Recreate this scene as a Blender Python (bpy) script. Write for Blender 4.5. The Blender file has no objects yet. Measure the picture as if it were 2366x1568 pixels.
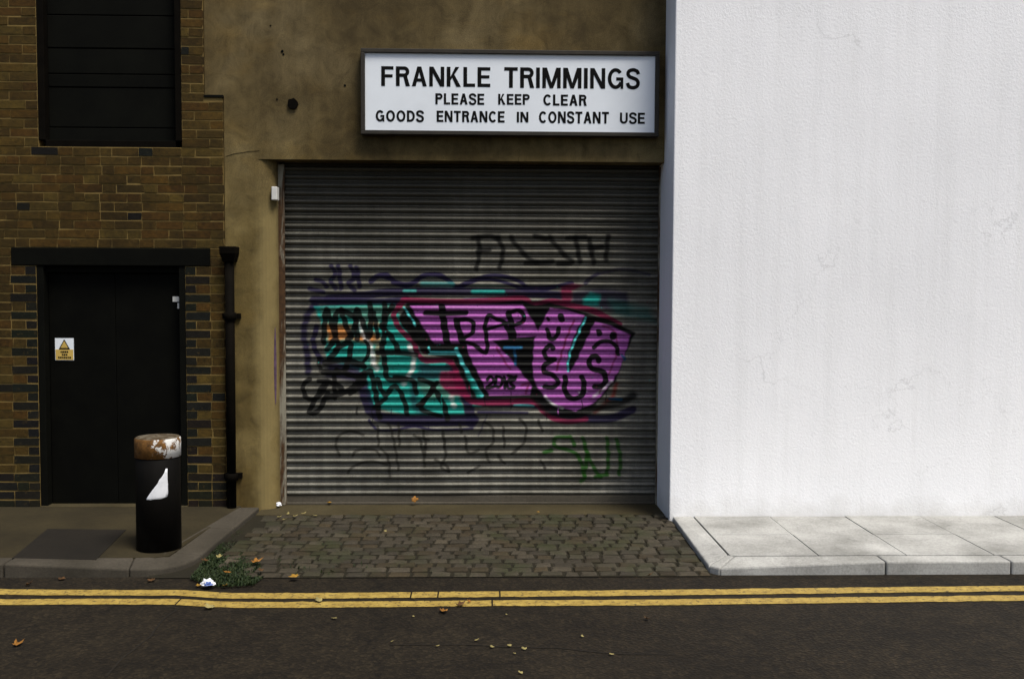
import bpy, bmesh, math, random
import numpy as np
from mathutils import Vector, Matrix, noise as mnoise
R = math.radians
random.seed(7); rng = np.random.default_rng(7)
scene = bpy.context.scene
col = scene.collection

# ------------------------------------------------------------------ camera
EYE = Vector((0.0, -8.4, 1.93))
CAM_M = Matrix.Rotation(R(-1.6), 3, 'Z') @ Matrix.Rotation(R(90 - 2.9), 3, 'X') @ Matrix.Rotation(R(0.26), 3, 'Z')
cd = bpy.data.cameras.new('camera'); cam = bpy.data.objects.new('camera', cd); col.objects.link(cam)
cam.location = EYE; cam.rotation_euler = CAM_M.to_euler()
cd.sensor_width = 36; cd.lens = 35.0; cd.clip_start = .05; cd.clip_end = 3000
scene.camera = cam

# ------------------------------------------------------------------ sky, sun, exposure (soft overcast day)
SUN_EL, SUN_AZ = 62, 42           # azimuth: degrees to the right of straight behind the camera
w = bpy.data.worlds.new('World'); scene.world = w; w.use_nodes = True
nt = w.node_tree
sky = nt.nodes.new('ShaderNodeTexSky'); sky.sky_type = 'NISHITA'; sky.sun_disc = False
sky.sun_elevation = R(SUN_EL); sky.sun_rotation = R(180 - SUN_AZ); sky.air_density = 1.0; sky.dust_density = 4.0
bg = nt.nodes['Background']; nt.links.new(sky.outputs[0], bg.inputs[0]); bg.inputs[1].default_value = .05
sd = bpy.data.lights.new('sun', 'SUN'); sd.energy = 1.5; sd.angle = R(22); sd.color = (1, .95, .86)
sun = bpy.data.objects.new('sun', sd); col.objects.link(sun)
sdir = Vector((math.sin(R(SUN_AZ)) * math.cos(R(SUN_EL)), -math.cos(R(SUN_AZ)) * math.cos(R(SUN_EL)), math.sin(R(SUN_EL))))
sun.rotation_euler = sdir.to_track_quat('Z', 'Y').to_euler()
vs = scene.view_settings; vs.view_transform = 'Standard'; vs.look = 'None'; vs.gamma = 1; vs.exposure = 1.35

# ------------------------------------------------------------------ measuring: photo position -> real place on a wall / on the ground
FPX = 2366 * 35 / 36
def ray(px, py): return CAM_M @ Vector(((px - 1183) / FPX, (784 - py) / FPX, -1))
def P(px, py, Y=0.0):
    d = ray(px, py); t = (Y - EYE.y) / d.y
    return EYE + d * t
def G(px, py, Z=0.0):
    d = ray(px, py); t = (Z - EYE.z) / d.z
    return EYE + d * t
def px_of(v):
    q = CAM_M.transposed() @ (Vector(v) - EYE)
    return 1183 + q.x / -q.z * FPX, 784 - q.y / -q.z * FPX

# ------------------------------------------------------------------ scene-object helpers
def tag(o, label=None, cat=None, group=None, kind=None):
    if label: o['label'] = label
    if cat: o['category'] = cat
    if group: o['group'] = group
    if kind: o['kind'] = kind
    return o
def empty(name, loc, label, cat, group=None):
    o = bpy.data.objects.new(name, None); col.objects.link(o); o.location = loc; o.empty_display_size = .1
    return tag(o, label, cat, group)

class MB:
    """mesh builder: vertices, faces, optional per-face colour, per-face smooth"""
    def __init__(s): s.v = []; s.f = []; s.c = []; s.sm = []
    def add(s, vs, fs, c=None, smooth=False):
        n = len(s.v); s.v += [tuple(p) for p in vs]
        for f in fs: s.f.append(tuple(i + n for i in f)); s.c.append(c); s.sm.append(smooth)
    def box(s, x0, x1, y0, y1, z0, z1, c=None, j=0.0):
        vs = [(x, y, z) for x in (x0, x1) for y in (y0, y1) for z in (z0, z1)]
        if j: vs = [(x + random.uniform(-j, j), y + random.uniform(-j, j) * .25, z + random.uniform(-j, j)) for x, y, z in vs]
        s.add(vs, [(0, 1, 3, 2), (4, 6, 7, 5), (0, 4, 5, 1), (2, 3, 7, 6), (0, 2, 6, 4), (1, 5, 7, 3)], c)
    def lathe(s, prof, cx=0, cy=0, n=32, cap=True, c=None, smooth=True):
        vs = []; fs = []
        for r, z in prof:
            for k in range(n):
                a = 2 * math.pi * k / n; vs.append((cx + r * math.cos(a), cy + r * math.sin(a), z))
        for i in range(len(prof) - 1):
            for k in range(n):
                k2 = (k + 1) % n; fs.append((i * n + k, i * n + k2, (i + 1) * n + k2, (i + 1) * n + k))
        s.add(vs, fs, c, smooth)
        if cap:
            m = len(s.v) - len(vs); top = len(prof) - 1
            s.f.append(tuple(m + k for k in reversed(range(n)))); s.c.append(c); s.sm.append(False)
            s.f.append(tuple(m + top * n + k for k in range(n))); s.c.append(c); s.sm.append(False)
    def prism(s, pts, axis_from, axis_to, axis='y', c=None):
        """polygon pts in the two other axes, extruded along axis"""
        n = len(pts)
        def mk(p, a): return (p[0], a, p[1]) if axis == 'y' else ((p[0], p[1], a) if axis == 'z' else (a, p[0], p[1]))
        vs = [mk(p, axis_from) for p in pts] + [mk(p, axis_to) for p in pts]
        fs = [tuple(range(n)), tuple(range(2 * n - 1, n - 1, -1))] + [(i, i + n, (i + 1) % n + n, (i + 1) % n) for i in range(n)]
        s.add(vs, fs, c)
    def build(s, name, mat, parent=None, origin=None, bevel=0, fix=True):
        me = bpy.data.meshes.new(name); me.from_pydata(s.v, [], s.f); me.update()
        if any(c is not None for c in s.c):
            a = me.color_attributes.new('Col', 'FLOAT_COLOR', 'CORNER')
            buf = np.ones((len(me.loops), 4), dtype=np.float32)
            for p, c in zip(me.polygons, s.c):
                if c is not None: buf[p.loop_start:p.loop_start + p.loop_total, :3] = c
            a.data.foreach_set('color', buf.ravel())
        me.polygons.foreach_set('use_smooth', s.sm)
        if fix:
            bm = bmesh.new(); bm.from_mesh(me); bmesh.ops.recalc_face_normals(bm, faces=bm.faces); bm.to_mesh(me); bm.free()
        o = bpy.data.objects.new(name, me); col.objects.link(o)
        if mat: me.materials.append(mat)
        if origin is not None:
            me.transform(Matrix.Translation(-Vector(origin))); o.location = origin
        if parent: 
            o.parent = parent
            o.location = o.location - world_loc(parent)
        if bevel:
            b = o.modifiers.new('Bevel', 'BEVEL'); b.width = bevel; b.segments = 2; b.limit_method = 'ANGLE'; b.angle_limit = R(40)
        return o
def world_loc(o):
    l = Vector(o.location)
    while o.parent: o = o.parent; l = l + Vector(o.location)
    return l

# ------------------------------------------------------------------ materials
def ramp(n, stops):
    r = n.new('ShaderNodeValToRGB'); e = r.color_ramp.elements
    while len(e) < len(stops): e.new(.5)
    for el, (p, c) in zip(e, stops):
        el.position = p; el.color = (c, c, c, 1) if isinstance(c, (int, float)) else (*c, 1)
    return r
def noise(n, L, vec, scale, detail=6, rough=.6, dist=0):
    t = n.new('ShaderNodeTexNoise'); t.inputs['Scale'].default_value = scale; t.inputs['Detail'].default_value = detail
    t.inputs['Roughness'].default_value = rough; t.inputs['Distortion'].default_value = dist; L.new(vec, t.inputs['Vector']); return t
def mixc(n, L, a, b, fac, mode='MIX'):
    m = n.new('ShaderNodeMix'); m.data_type = 'RGBA'; m.blend_type = mode
    for sock, v in ((m.inputs[6], a), (m.inputs[7], b), (m.inputs[0], fac)):
        if isinstance(v, bpy.types.NodeSocket): L.new(v, sock)
        elif isinstance(v, (int, float)): sock.default_value = v
        else: sock.default_value = (*v, 1)
    return m.outputs[2]
def mapping(n, L, vec, scale):
    m = n.new('ShaderNodeMapping'); L.new(vec, m.inputs[0]); m.inputs['Scale'].default_value = scale; return m.outputs[0]
class Mat:
    def __init__(s, name, rough=.85, spec=.3, metal=0):
        s.m = bpy.data.materials.new(name); s.m.use_nodes = True; s.n = s.m.node_tree.nodes; s.L = s.m.node_tree.links
        s.b = s.n['Principled BSDF']; s.b.inputs['Roughness'].default_value = rough
        s.b.inputs['Specular IOR Level'].default_value = spec; s.b.inputs['Metallic'].default_value = metal
        s.obj = s.n.new('ShaderNodeTexCoord').outputs['Object']
    def noise(s, scale, **k):
        v = s.obj
        if not isinstance(scale, (int, float)): v = mapping(s.n, s.L, s.obj, scale); scale = 1
        return noise(s.n, s.L, v, scale, **k).outputs[0]
    def ramp(s, fac, stops): r = ramp(s.n, stops); s.L.new(fac, r.inputs[0]); return r.outputs[0]
    def mix(s, a, b, f, mode='MIX'): return mixc(s.n, s.L, a, b, f, mode)
    def attr(s, name): a = s.n.new('ShaderNodeAttribute'); a.attribute_name = name; return a
    def color(s, c): s.L.new(c, s.b.inputs['Base Color']) if isinstance(c, bpy.types.NodeSocket) else setattr(s.b.inputs['Base Color'], 'default_value', (*c, 1)); return s
    def rough(s, c): s.L.new(c, s.b.inputs['Roughness']); return s
    def bump(s, h, strength=.4, dist=.01):
        b = s.n.new('ShaderNodeBump'); b.inputs['Strength'].default_value = strength; b.inputs['Distance'].default_value = dist
        s.L.new(h, b.inputs['Height']); s.L.new(b.outputs[0], s.b.inputs['Normal']); return s
    def sep(s, vec): x = s.n.new('ShaderNodeSeparateXYZ'); s.L.new(vec, x.inputs[0]); return x.outputs
    def math(s, op, a, b=0.0):
        m = s.n.new('ShaderNodeMath'); m.operation = op
        for sock, v in ((m.inputs[0], a), (m.inputs[1], b)):
            if isinstance(v, bpy.types.NodeSocket): s.L.new(v, sock)
            else: sock.default_value = v
        return m.outputs[0]

def simple(name, c, var=.25, scale=9, rough=.8, spec=.3, metal=0, bumps=.15):
    m = Mat(name, rough, spec, metal); f = m.noise(scale)
    lo = tuple(x * (1 - var) for x in c); hi = tuple(min(1, x * (1 + var)) for x in c)
    m.color(m.ramp(f, [(.3, lo), (.7, hi)]))
    if bumps: m.bump(m.noise(scale * 12), bumps, .004)
    return m.m

EDGE_X = P(618, 700, .03).x
def m_concrete():
    m = Mat('stained_concrete', .92, .2)
    big = m.noise(.9, detail=5, rough=.62, dist=.4); streak = m.noise((2.6, 2.6, .45), detail=6, rough=.65); fine = m.noise(160, detail=3, rough=.7)
    c = m.ramp(big, [(.28, (.050, .036, .0135)), (.5, (.099, .073, .029)), (.70, (.165, .128, .060))])
    c = m.mix(c, m.ramp(streak, [(.34, (.55, .53, .48)), (.60, (1.12, 1.12, 1.1))]), .75, 'MULTIPLY')
    c = m.mix(c, m.ramp(m.noise((1.2, 1.2, 2.2), detail=4), [(.52, (1, 1, 1)), (.72, (1.35, 1.2, .85))]), .7, 'MULTIPLY')
    c = m.mix(c, m.ramp(fine, [(.35, .6), (.65, 1.35)]), .9, 'MULTIPLY')
    z = m.sep(m.obj)[2]; c = m.mix(c, m.ramp(m.math('ADD', m.math('MULTIPLY', z, .2), m.math('MULTIPLY', m.noise(1.4), .25)), [(.55, (1.22, 1.2, 1.02)), (.85, (.98, .98, 1.05))]), 1.0, 'MULTIPLY')
    c = m.mix(c, m.ramp(m.noise(5.5, detail=8, rough=.75, dist=.8), [(.36, .62), (.52, 1.02), (.66, 1.3)]), .75, 'MULTIPLY')
    c = m.mix(c, m.ramp(m.noise((11, 11, 2.2), detail=6, rough=.7), [(.60, 1), (.70, .62)]), .5, 'MULTIPLY')
    xx = m.math('ADD', m.sep(m.obj)[0], m.math('MULTIPLY', m.math('SUBTRACT', m.noise(4, detail=6), .5), .22))
    edge = m.math('MULTIPLY', m.ramp(m.math('ABSOLUTE', m.math('SUBTRACT', xx, EDGE_X)), [(.04, 1), (.13, 0)]), m.ramp(m.math('MULTIPLY', z, .2), [(.50, 1), (.56, 0)]))
    c = m.mix(c, (.25, .195, .082), m.math('MULTIPLY', edge, .6))
    pits = m.ramp(m.noise(34, detail=2), [(.70, 1), (.76, .45)])
    c = m.mix(c, pits, .5, 'MULTIPLY')
    return m.color(c).bump(m.mix(fine, m.noise(24), .5), .35, .006).m
def m_brick():
    m = Mat('stock_brick', .9, .2)
    c = m.attr('Col').outputs['Color']
    c = m.mix(c, (.11, .074, .024), m.math('MULTIPLY', m.ramp(m.noise(19, detail=8, rough=.75), [(.60, 0), (.68, 1)]), .6))
    c = m.mix(c, m.ramp(m.noise(2.2, detail=7, rough=.7, dist=.6), [(.36, .5), (.58, 1.08)]), .7, 'MULTIPLY')
    c = m.mix(c, m.ramp(m.noise(26, detail=5, rough=.7), [(.3, (.5, .5, .48)), (.7, (1.35, 1.3, 1.2))]), .9, 'MULTIPLY')
    c = m.mix(c, m.ramp(m.noise(.8, detail=4), [(.32, (.6, .6, .6)), (.65, (1.15, 1.12, 1.05))]), .8, 'MULTIPLY')
    c = m.mix(c, m.ramp(m.noise(190, detail=2), [(.35, .7), (.65, 1.25)]), .7, 'MULTIPLY')
    return m.color(c).bump(m.noise(90, detail=4), .5, .004).m
def m_road():
    m = Mat('asphalt', .93, .2)
    vor = m.n.new('ShaderNodeTexVoronoi'); vor.inputs['Scale'].default_value = 62; m.L.new(m.obj, vor.inputs['Vector'])
    c = m.ramp(m.noise(1.1, detail=6), [(.3, (.0094, .0068, .0035)), (.7, (.016, .0119, .0064))])
    c = m.mix(c, m.ramp(vor.outputs['Color'], [(.1, .55), (.6, 1.0), (.9, 2.0)]), .85, 'MULTIPLY')
    c = m.mix(c, m.ramp(m.noise(7, detail=6, dist=1), [(.36, .6), (.6, 1.15)]), .8, 'MULTIPLY')
    v2 = m.n.new('ShaderNodeTexVoronoi'); v2.feature = 'DISTANCE_TO_EDGE'; v2.inputs['Scale'].default_value = .42
    wv = m.n.new('ShaderNodeVectorMath'); wv.operation = 'ADD'; m.L.new(m.obj, wv.inputs[0]); nn = noise(m.n, m.L, m.obj, 2.2, 6); sc_ = m.n.new('ShaderNodeVectorMath'); sc_.operation = 'SCALE'; m.L.new(nn.outputs['Color'], sc_.inputs[0]); sc_.inputs['Scale'].default_value = .55; m.L.new(sc_.outputs[0], wv.inputs[1]); m.L.new(wv.outputs[0], v2.inputs['Vector'])
    c = m.mix(c, m.ramp(v2.outputs['Distance'], [(.0, .35), (.010, 1)]), .6, 'MULTIPLY')
    return m.color(c).bump(vor.outputs['Distance'], .55, .006).m
def m_paintline():
    m = Mat('worn_yellow_paint', .8, .3)
    c = m.ramp(m.noise(14, detail=7, rough=.7), [(.3, (.20, .13, .024)), (.65, (.40, .285, .066))])
    wear = m.ramp(m.noise(38, detail=8, rough=.72), [(.53, 0), (.62, 1)])
    c = m.mix(c, (.04, .03, .02), m.math('MULTIPLY', wear, .8))
    return m.color(c).bump(m.noise(120), .4, .004).m
def m_sett():
    m = Mat('granite_sett', .82, .3)
    c = m.mix(m.attr('Col').outputs['Color'], m.ramp(m.noise(55, detail=5, rough=.7), [(.3, .6), (.7, 1.35)]), .85, 'MULTIPLY')
    moss = m.ramp(m.noise(2.3, detail=5), [(.48, 0), (.66, .65)])
    c = m.mix(c, (.022, .027, .007), moss)
    return m.color(c).bump(m.noise(70, detail=5), .5, .006).m
def m_shutter():
    m = Mat('sprayed_galvanised_steel', .48, .4, .25)
    base = m.ramp(m.noise((1.6, 1.6, 3.0), detail=6, rough=.6), [(.3, (.092, .088, .070)), (.7, (.215, .208, .175))])
    base = m.mix(base, m.ramp(m.noise((14, 14, 1.2), detail=4), [(.4, .6), (.62, 1.08)]), .6, 'MULTIPLY')
    base = m.mix(base, m.ramp(m.noise(70, detail=4), [(.35, .72), (.65, 1.2)]), .7, 'MULTIPLY')
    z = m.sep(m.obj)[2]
    grime_and_shade = m.ramp(m.math('ADD', m.math('MULTIPLY', z, .25), m.math('MULTIPLY', m.noise((1, 1, .6), detail=4), .25)), [(.56, 0), (.80, .82)])
    base = m.mix(base, (.05, .046, .034), grime_and_shade)  # top slats darkened: dirt plus the lintel's shade put into the colour
    a = m.attr('Paint')
    f = m.math('MULTIPLY', a.outputs['Alpha'], m.ramp(m.noise(60, detail=5, rough=.75), [(.26, .72), (.42, 1)]))
    pc = m.mix(a.outputs['Color'], m.ramp(m.noise(40, detail=5), [(.3, .7), (.7, 1.2)]), .7, 'MULTIPLY')
    m.L.new(m.math('MULTIPLY', m.math('SUBTRACT', 1.0, f), .3), m.b.inputs['Metallic']); m.L.new(m.math('ADD', .48, m.math('MULTIPLY', f, .25)), m.b.inputs['Roughness']); m.L.new(m.math('SUBTRACT', .4, m.math('MULTIPLY', f, .25)), m.b.inputs['Specular IOR Level'])
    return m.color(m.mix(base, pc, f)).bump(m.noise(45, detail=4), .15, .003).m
def m_rust(name, paint, lo, hi, lit_side_bias=0.0, rustc=((.035, .014, .006), (.16, .06, .015))):
    m = Mat(name, .75, .3)
    r = m.ramp(m.noise(30, detail=6, rough=.7), [(.3, rustc[0]), (.7, rustc[1])])
    f = m.noise((15, 15, 11) if lit_side_bias or 'rail' not in name else (9, 9, 1.3), detail=7, rough=.7, dist=.6)
    if lit_side_bias: f = m.math('ADD', f, m.math('MULTIPLY', m.sep(m.obj)[0], lit_side_bias))  # more white toward the right: flaking paint plus side light put into the colour
    mask = m.ramp(f, [(lo, 0), (hi, 1)])
    return m.color(m.mix(r, paint, mask)).bump(m.noise(50, detail=5), .4, .005).m
def m_white_wall():
    m = Mat('added_white_render', .9, .2)
    c = m.ramp(m.noise(.7, detail=6), [(.3, (.82, .83, .85)), (.7, (.90, .91, .93))])
    c = m.mix(c, m.ramp(m.noise((9, 9, .5), detail=5), [(.3, (.88, .88, .87)), (.55, (1, 1, 1))]), .4, 'MULTIPLY')
    v2 = m.n.new('ShaderNodeTexVoronoi'); v2.feature = 'DISTANCE_TO_EDGE'; v2.inputs['Scale'].default_value = .55; ds = noise(m.n, m.L, m.obj, 3, 8); wv = m.n.new('ShaderNodeVectorMath'); wv.operation = 'ADD'; m.L.new(m.obj, wv.inputs[0]); m.L.new(ds.outputs['Color'], wv.inputs[1]); m.L.new(wv.outputs[0], v2.inputs['Vector'])
    c = m.mix(c, m.ramp(m.math('ADD', v2.outputs['Distance'], m.math('MULTIPLY', m.noise(1.1), .05)), [(.020, .62), (.026, 1)]), .4, 'MULTIPLY')
    c = m.mix(c, m.ramp(m.noise(23, detail=8, rough=.75), [(.66, 1), (.73, .72)]), .5, 'MULTIPLY')
    z = m.sep(m.obj)[2]
    splash = m.ramp(m.math('ADD', z, m.math('MULTIPLY', m.noise(5, detail=6), .35)), [(.12, .55), (.42, 0)])
    c = m.mix(c, (.42, .40, .35), splash)
    return m.color(c).bump(m.noise(48, detail=6, rough=.7), .5, .008).m
def m_paving(name, a, b):
    m = Mat(name, .9, .25)
    c = m.ramp(m.noise(1.7, detail=6), [(.3, a), (.7, b)])
    c = m.mix(c, m.ramp(m.noise(60, detail=5, rough=.7), [(.3, .7), (.7, 1.25)]), .8, 'MULTIPLY')
    c = m.mix(c, m.ramp(m.noise(9, detail=5), [(.62, 1), (.72, .6)]), .6, 'MULTIPLY')
    return m.color(c).bump(m.noise(130, detail=3), .4, .004).m

M = dict(
    concrete=m_concrete(), brick=m_brick(), road=m_road(), line=m_paintline(), sett=m_sett(), shutter=m_shutter(),
    mortar=simple('mortar', (.16, .108, .030), .35, 6), black=simple('black_paint', (.0017, .0018, .0011), .4, 5, .75, .07),
    darkboard=simple('dark_painted_board', (.0026, .0028, .0018), .35, 4, .8, .07), iron=simple('cast_iron_black', (.0028, .0021, .0012), .4, 8, .8, .05),
    white=m_white_wall(), signwhite=simple('sign_white', (.74, .79, .84), .05, 3, .4, .4, 0, .03),
    signframe=simple('sign_frame_dark', (.025, .021, .015), .3, 10, .6), ink=simple('black_lettering', (.004, .004, .004), .2, 8, .7, .08, 0, 0),
    pave=m_paving('pavement_flags', (.017, .013, .005), (.036, .028, .0115)), kerb=m_paving('granite_kerb', (.030, .026, .018), (.066, .057, .043)),
    kerbface=simple('kerb', (.02, .022, .024), .3), patch=m_paving('tar_patch', (.008, .0065, .004), (.014, .011, .007)),
    palepave=m_paving('pale_flags', (.20, .20, .185), (.44, .44, .42)),
    soil=m_paving('soil_joint', (.010, .0085, .004), (.018, .015, .007)), thresh=m_paving('threshold_concrete', (.032, .025, .010), (.06, .048, .022)),
    bollard=simple('bollard_black', (.003, .0025, .0019), .35, 7, .65, .12), cap=m_rust('flaking_white_lit_band', (.66, .66, .64), .585, .62, 1.0, ((.04, .019, .005), (.22, .10, .02))),
    captop=m_rust('rusty_top', (.14, .12, .085), .45, .6, 0, ((.03, .02, .01), (.08, .055, .028))),
    rail=m_rust('rusting_galvanised_rail', (.24, .225, .175), .46, .56, 0, ((.025, .012, .005), (.085, .042, .014))), paper=simple('white_paper', (.70, .72, .76), .12, 20, .7, .2, 0, .1),
    bluepaper=simple('blue_wrapper', (.10, .16, .42), .3, 20, .5), yellow=simple('yellow_label', (.52, .36, .09), .15, 10, .5, .3, 0, 0),
    plastic=simple('white_plastic', (.58, .58, .55), .08, 10, .5), steel=simple('dull_steel', (.2, .19, .16), .2, 20, .5, .4, .4),
    bottombar=m_paving('dirty_bottom_bar', (.06, .052, .038), (.10, .088, .066)),
    leaf_y=simple('yellow_leaf', (.30, .165, .02), .3, 30, .7), leaf_o=simple('orange_leaf', (.24, .105, .016), .3, 30, .7),
    leaf_b=simple('brown_leaf', (.085, .042, .014), .3, 30, .7), leaf_p=simple('pale_leaf', (.28, .235, .09), .25, 30, .7),
    weed=None)
mw = Mat('weed_green', .7, .3); mw.color(mw.mix(mw.attr('Col').outputs['Color'], mw.ramp(mw.noise(15), [(.3, .7), (.7, 1.3)]), .8, 'MULTIPLY')); M['weed'] = mw.m

# ================================================================== GROUND
KY = G(300, 1333, 0).y                     # street face of the kerb
KH = .09                                   # kerb height
PAV_TOP = KH
b = MB(); b.add([(-60, -80, 0), (60, -80, 0), (60, 12, 0), (-60, 12, 0)], [(0, 1, 2, 3)])
tag(b.build('road', M['road']), 'dark grey worn asphalt road along the bottom', kind='structure')
corner = G(440, 1326, .035); inner = G(588, 1188, PAV_TOP)
XR = P(1531, 700, 0).x + .03                                  # right end of the cobbled crossover
# pavement on the left with slanted end; kerb stones along it
def qb(a, c, d, n=6): return [tuple((1 - t) ** 2 * a[j] + 2 * t * (1 - t) * c[j] + t * t * d[j] for j in range(3)) for t in [i / n for i in range(n + 1)]]
pts = [(-14, .3), (-14, KY), (corner.x - .22, KY), (corner.x - .08, KY + .05), (inner.x - .02, -.06), (inner.x - .02, .3)]
kw = .16
ip = [(-14, .3), (-14, KY + kw), (corner.x - .30, KY + kw), (corner.x - .22, KY + kw + .05), (inner.x - .19, -.07), (inner.x - .19, .3)]
def kz(x): return PAV_TOP if x < corner.x - 1.25 else max(.035, PAV_TOP - .055 * (x - (corner.x - 1.25)) / 1.25)
def zedge(i, p): return kz(p[0]) if i in (1, 2, 3) else PAV_TOP
b = MB(); n = len(ip); b.add([(p[0], p[1], PAV_TOP) for p in ip] + [(p[0], p[1], -.1) for p in ip], [tuple(range(n))] + [(i, (i + 1) % n, n + (i + 1) % n, n + i) for i in range(n)])
tag(b.build('pavement', M['pave']), kind='structure')
# kerb: stones laid end to end along the street, then up the slanted end
def kerb_run(name, line_out, line_in, mat):
    """two matching polylines; stones of ~0.9 m with thin joints"""
    b = MB()
    for (o0, o1, i0, i1) in zip(line_out[:-1], line_out[1:], line_in[:-1], line_in[1:]):
        L = math.hypot(o1[0] - o0[0], o1[1] - o0[1]); k = max(1, round(L / .9)); jg = .004 if L > .3 else -.0002
        if L <= .3: continue
        for s in range(k):
            a0, a1 = s / k + jg / L, (s + 1) / k - jg / L
            lp = lambda p, q, t: tuple(p[j] + (q[j] - p[j]) * t for j in range(3))
            q = [lp(o0, o1, a0), lp(o0, o1, a1), lp(i0, i1, a1), lp(i0, i1, a0)]
            b.add(q + [(p[0], p[1], -.1) for p in q], [(0, 1, 2, 3), (0, 4, 5, 1), (1, 5, 6, 2), (2, 6, 7, 3), (3, 7, 4, 0), (4, 7, 6, 5)])
    run = [i for i in range(len(line_out) - 1) if math.dist(line_out[i], line_out[i + 1]) <= .3]
    if run:   # one curved corner stone
        O = line_out[run[0]:run[-1] + 2]; I = line_in[run[0]:run[-1] + 2]; n = len(O); lowr = lambda q: [(p[0], p[1], -.1) for p in q]
        f = [(0, n, 3 * n, 2 * n), (n - 1, 3 * n - 1, 4 * n - 1, 2 * n - 1)]
        for i in range(n - 1): f += [(i, i + 1, n + i + 1, n + i), (i, 2 * n + i, 2 * n + i + 1, i + 1), (n + i, n + i + 1, 3 * n + i + 1, 3 * n + i)]
        b.add(list(O) + list(I) + lowr(O) + lowr(I), f)
    return tag(b.build(name, mat, bevel=.012), kind='structure')
def with_z(pp, dz=0): return [(p[0], p[1], kz(p[0]) + dz) for p in pp]
xk = corner.x - 1.25
sl = Vector((inner.x - corner.x, -.06 - KY)).normalized()
o_arc = qb((corner.x - .42, KY, .055), (corner.x - .06, KY, .045), (corner.x - .06 + sl.x * .36, KY + sl.y * .36, .055)); i_arc = qb((corner.x - .44, KY + kw, PAV_TOP + .003), (corner.x - .22, KY + kw, PAV_TOP + .003), (corner.x - .24 + sl.x * .36 - .17 * sl.y + .1, KY + sl.y * .36 + .17 * sl.x - .06, PAV_TOP + .003))
out = [(-14, KY, PAV_TOP + .004), (xk, KY, PAV_TOP + .004)] + o_arc + [(inner.x - .02, -.06, PAV_TOP + .004)]
inn = [(-14, KY + kw, PAV_TOP + .004), (xk, KY + kw, PAV_TOP + .004)] + i_arc + [(inner.x - .19, -.07, PAV_TOP + .004)]
kerb_run('kerb', out, inn, M['kerb'])
# dark tar patch let into the pavement
q = [G(28, 1290, PAV_TOP), G(222, 1293, PAV_TOP), G(292, 1224, PAV_TOP), G(110, 1222, PAV_TOP)]
b = MB(); b.prism([(p.x, p.y) for p in q], PAV_TOP - .02, PAV_TOP + .004, 'z')
tag(b.build('pavement_patch', M['patch']), kind='structure')
# flag joints as thin recessed-looking dark seams (real strips of grit in the joints)
# threshold strip and cobbles (granite setts)
b = MB(); b.box(inner.x - .02, XR, -.20, .45, -.1, .056)
tag(b.build('threshold', M['thresh']), kind='structure')
b = MB(); b.add([(corner.x - .3, KY - .04, .006), (XR, KY - .04, .006), (XR, -.19, .05), (inner.x - .1, -.19, .05)], [(0, 1, 2, 3)])
tag(b.build('cobble_bed', M['soil']), kind='structure')
b = MB(); y = -.21
row = 0
while y > KY + .02:
    d = random.uniform(.090, .099); t = (y + .19) / (KY + .19)
    ztop = .064 - .046 * t
    xl = inner.x + .03 + (corner.x + .02 - inner.x) * ((y + .06) / (KY + .06)); x = xl + random.uniform(0, .12)
    while x < XR - .05:
        wd = random.uniform(.105, .165); x1 = min(x + wd, XR)
        if x1 - x > .06:
            g = .008; zt = ztop + random.uniform(-.005, .005); tilt = random.uniform(-.005, .005)
            k = random.random(); sc = random.uniform(.62, 1.1) * (1.25 if random.random() < .08 else 1)
            base = (.041, .0335, .021) if k < .6 else ((.034, .025, .012) if k < .88 else (.050, .041, .027))
            c = tuple(v * sc for v in base); x0b, x1b, y0b, y1b = x + g, x1 - g, y - d + g, y - g; e = random.uniform(.010, .016)
            jt = lambda: random.uniform(-.0035, .0035)
            v = [(x0b, y0b, -.05), (x1b, y0b, -.05), (x1b, y1b, -.05), (x0b, y1b, -.05)]
            v += [(x0b + jt(), y0b + jt(), zt - .010), (x1b + jt(), y0b + jt(), zt - .010), (x1b + jt(), y1b + jt(), zt - .010), (x0b + jt(), y1b + jt(), zt - .010)]
            v += [(x0b + e + jt(), y0b + e + jt(), zt + tilt), (x1b - e + jt(), y0b + e + jt(), zt - tilt), (x1b - e + jt(), y1b - e + jt(), zt - tilt), (x0b + e + jt(), y1b - e + jt(), zt + tilt)]
            f = [(8, 9, 10, 11)]
            for s in (0, 4):
                for i in range(4): f.append((s + i, s + (i + 1) % 4, s + 4 + (i + 1) % 4, s + 4 + i))
            b.add(v, f, c, False)
        x = x1
    y -= d; row += 1
tag(b.build('cobbles', M['sett']), kind='structure')
WF0 = -.41
# pavement and kerb made pale to match the added white house
b = MB()
for i in range(14):
    for jx in range(3 if WF0 > -.3 else 2):
        x0 = XR + .17 + i * .62; y0 = WF0 - jx * .62
        if jx == 1: y1 = KY + kw
        else: y1 = y0 - .62
        b.box(x0 + .004, x0 + .616, y1 + .004, y0 - .004, -.1, PAV_TOP + random.uniform(-.003, .003))
o = tag(b.build('pale_pavement', M['palepave']), kind='structure')
kerb_run('pale_kerb', [(XR, WF0, PAV_TOP), (XR, KY + .06, .05), (XR + .06, KY, .05), (XR + 1.2, KY, PAV_TOP), (14, KY, PAV_TOP)],
         [(XR + .165, WF0, PAV_TOP), (XR + .165, KY + kw + .04, PAV_TOP), (XR + .2, KY + kw, PAV_TOP), (XR + 1.2, KY + kw, PAV_TOP), (14, KY + kw, PAV_TOP)], M['palepave'])

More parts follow.
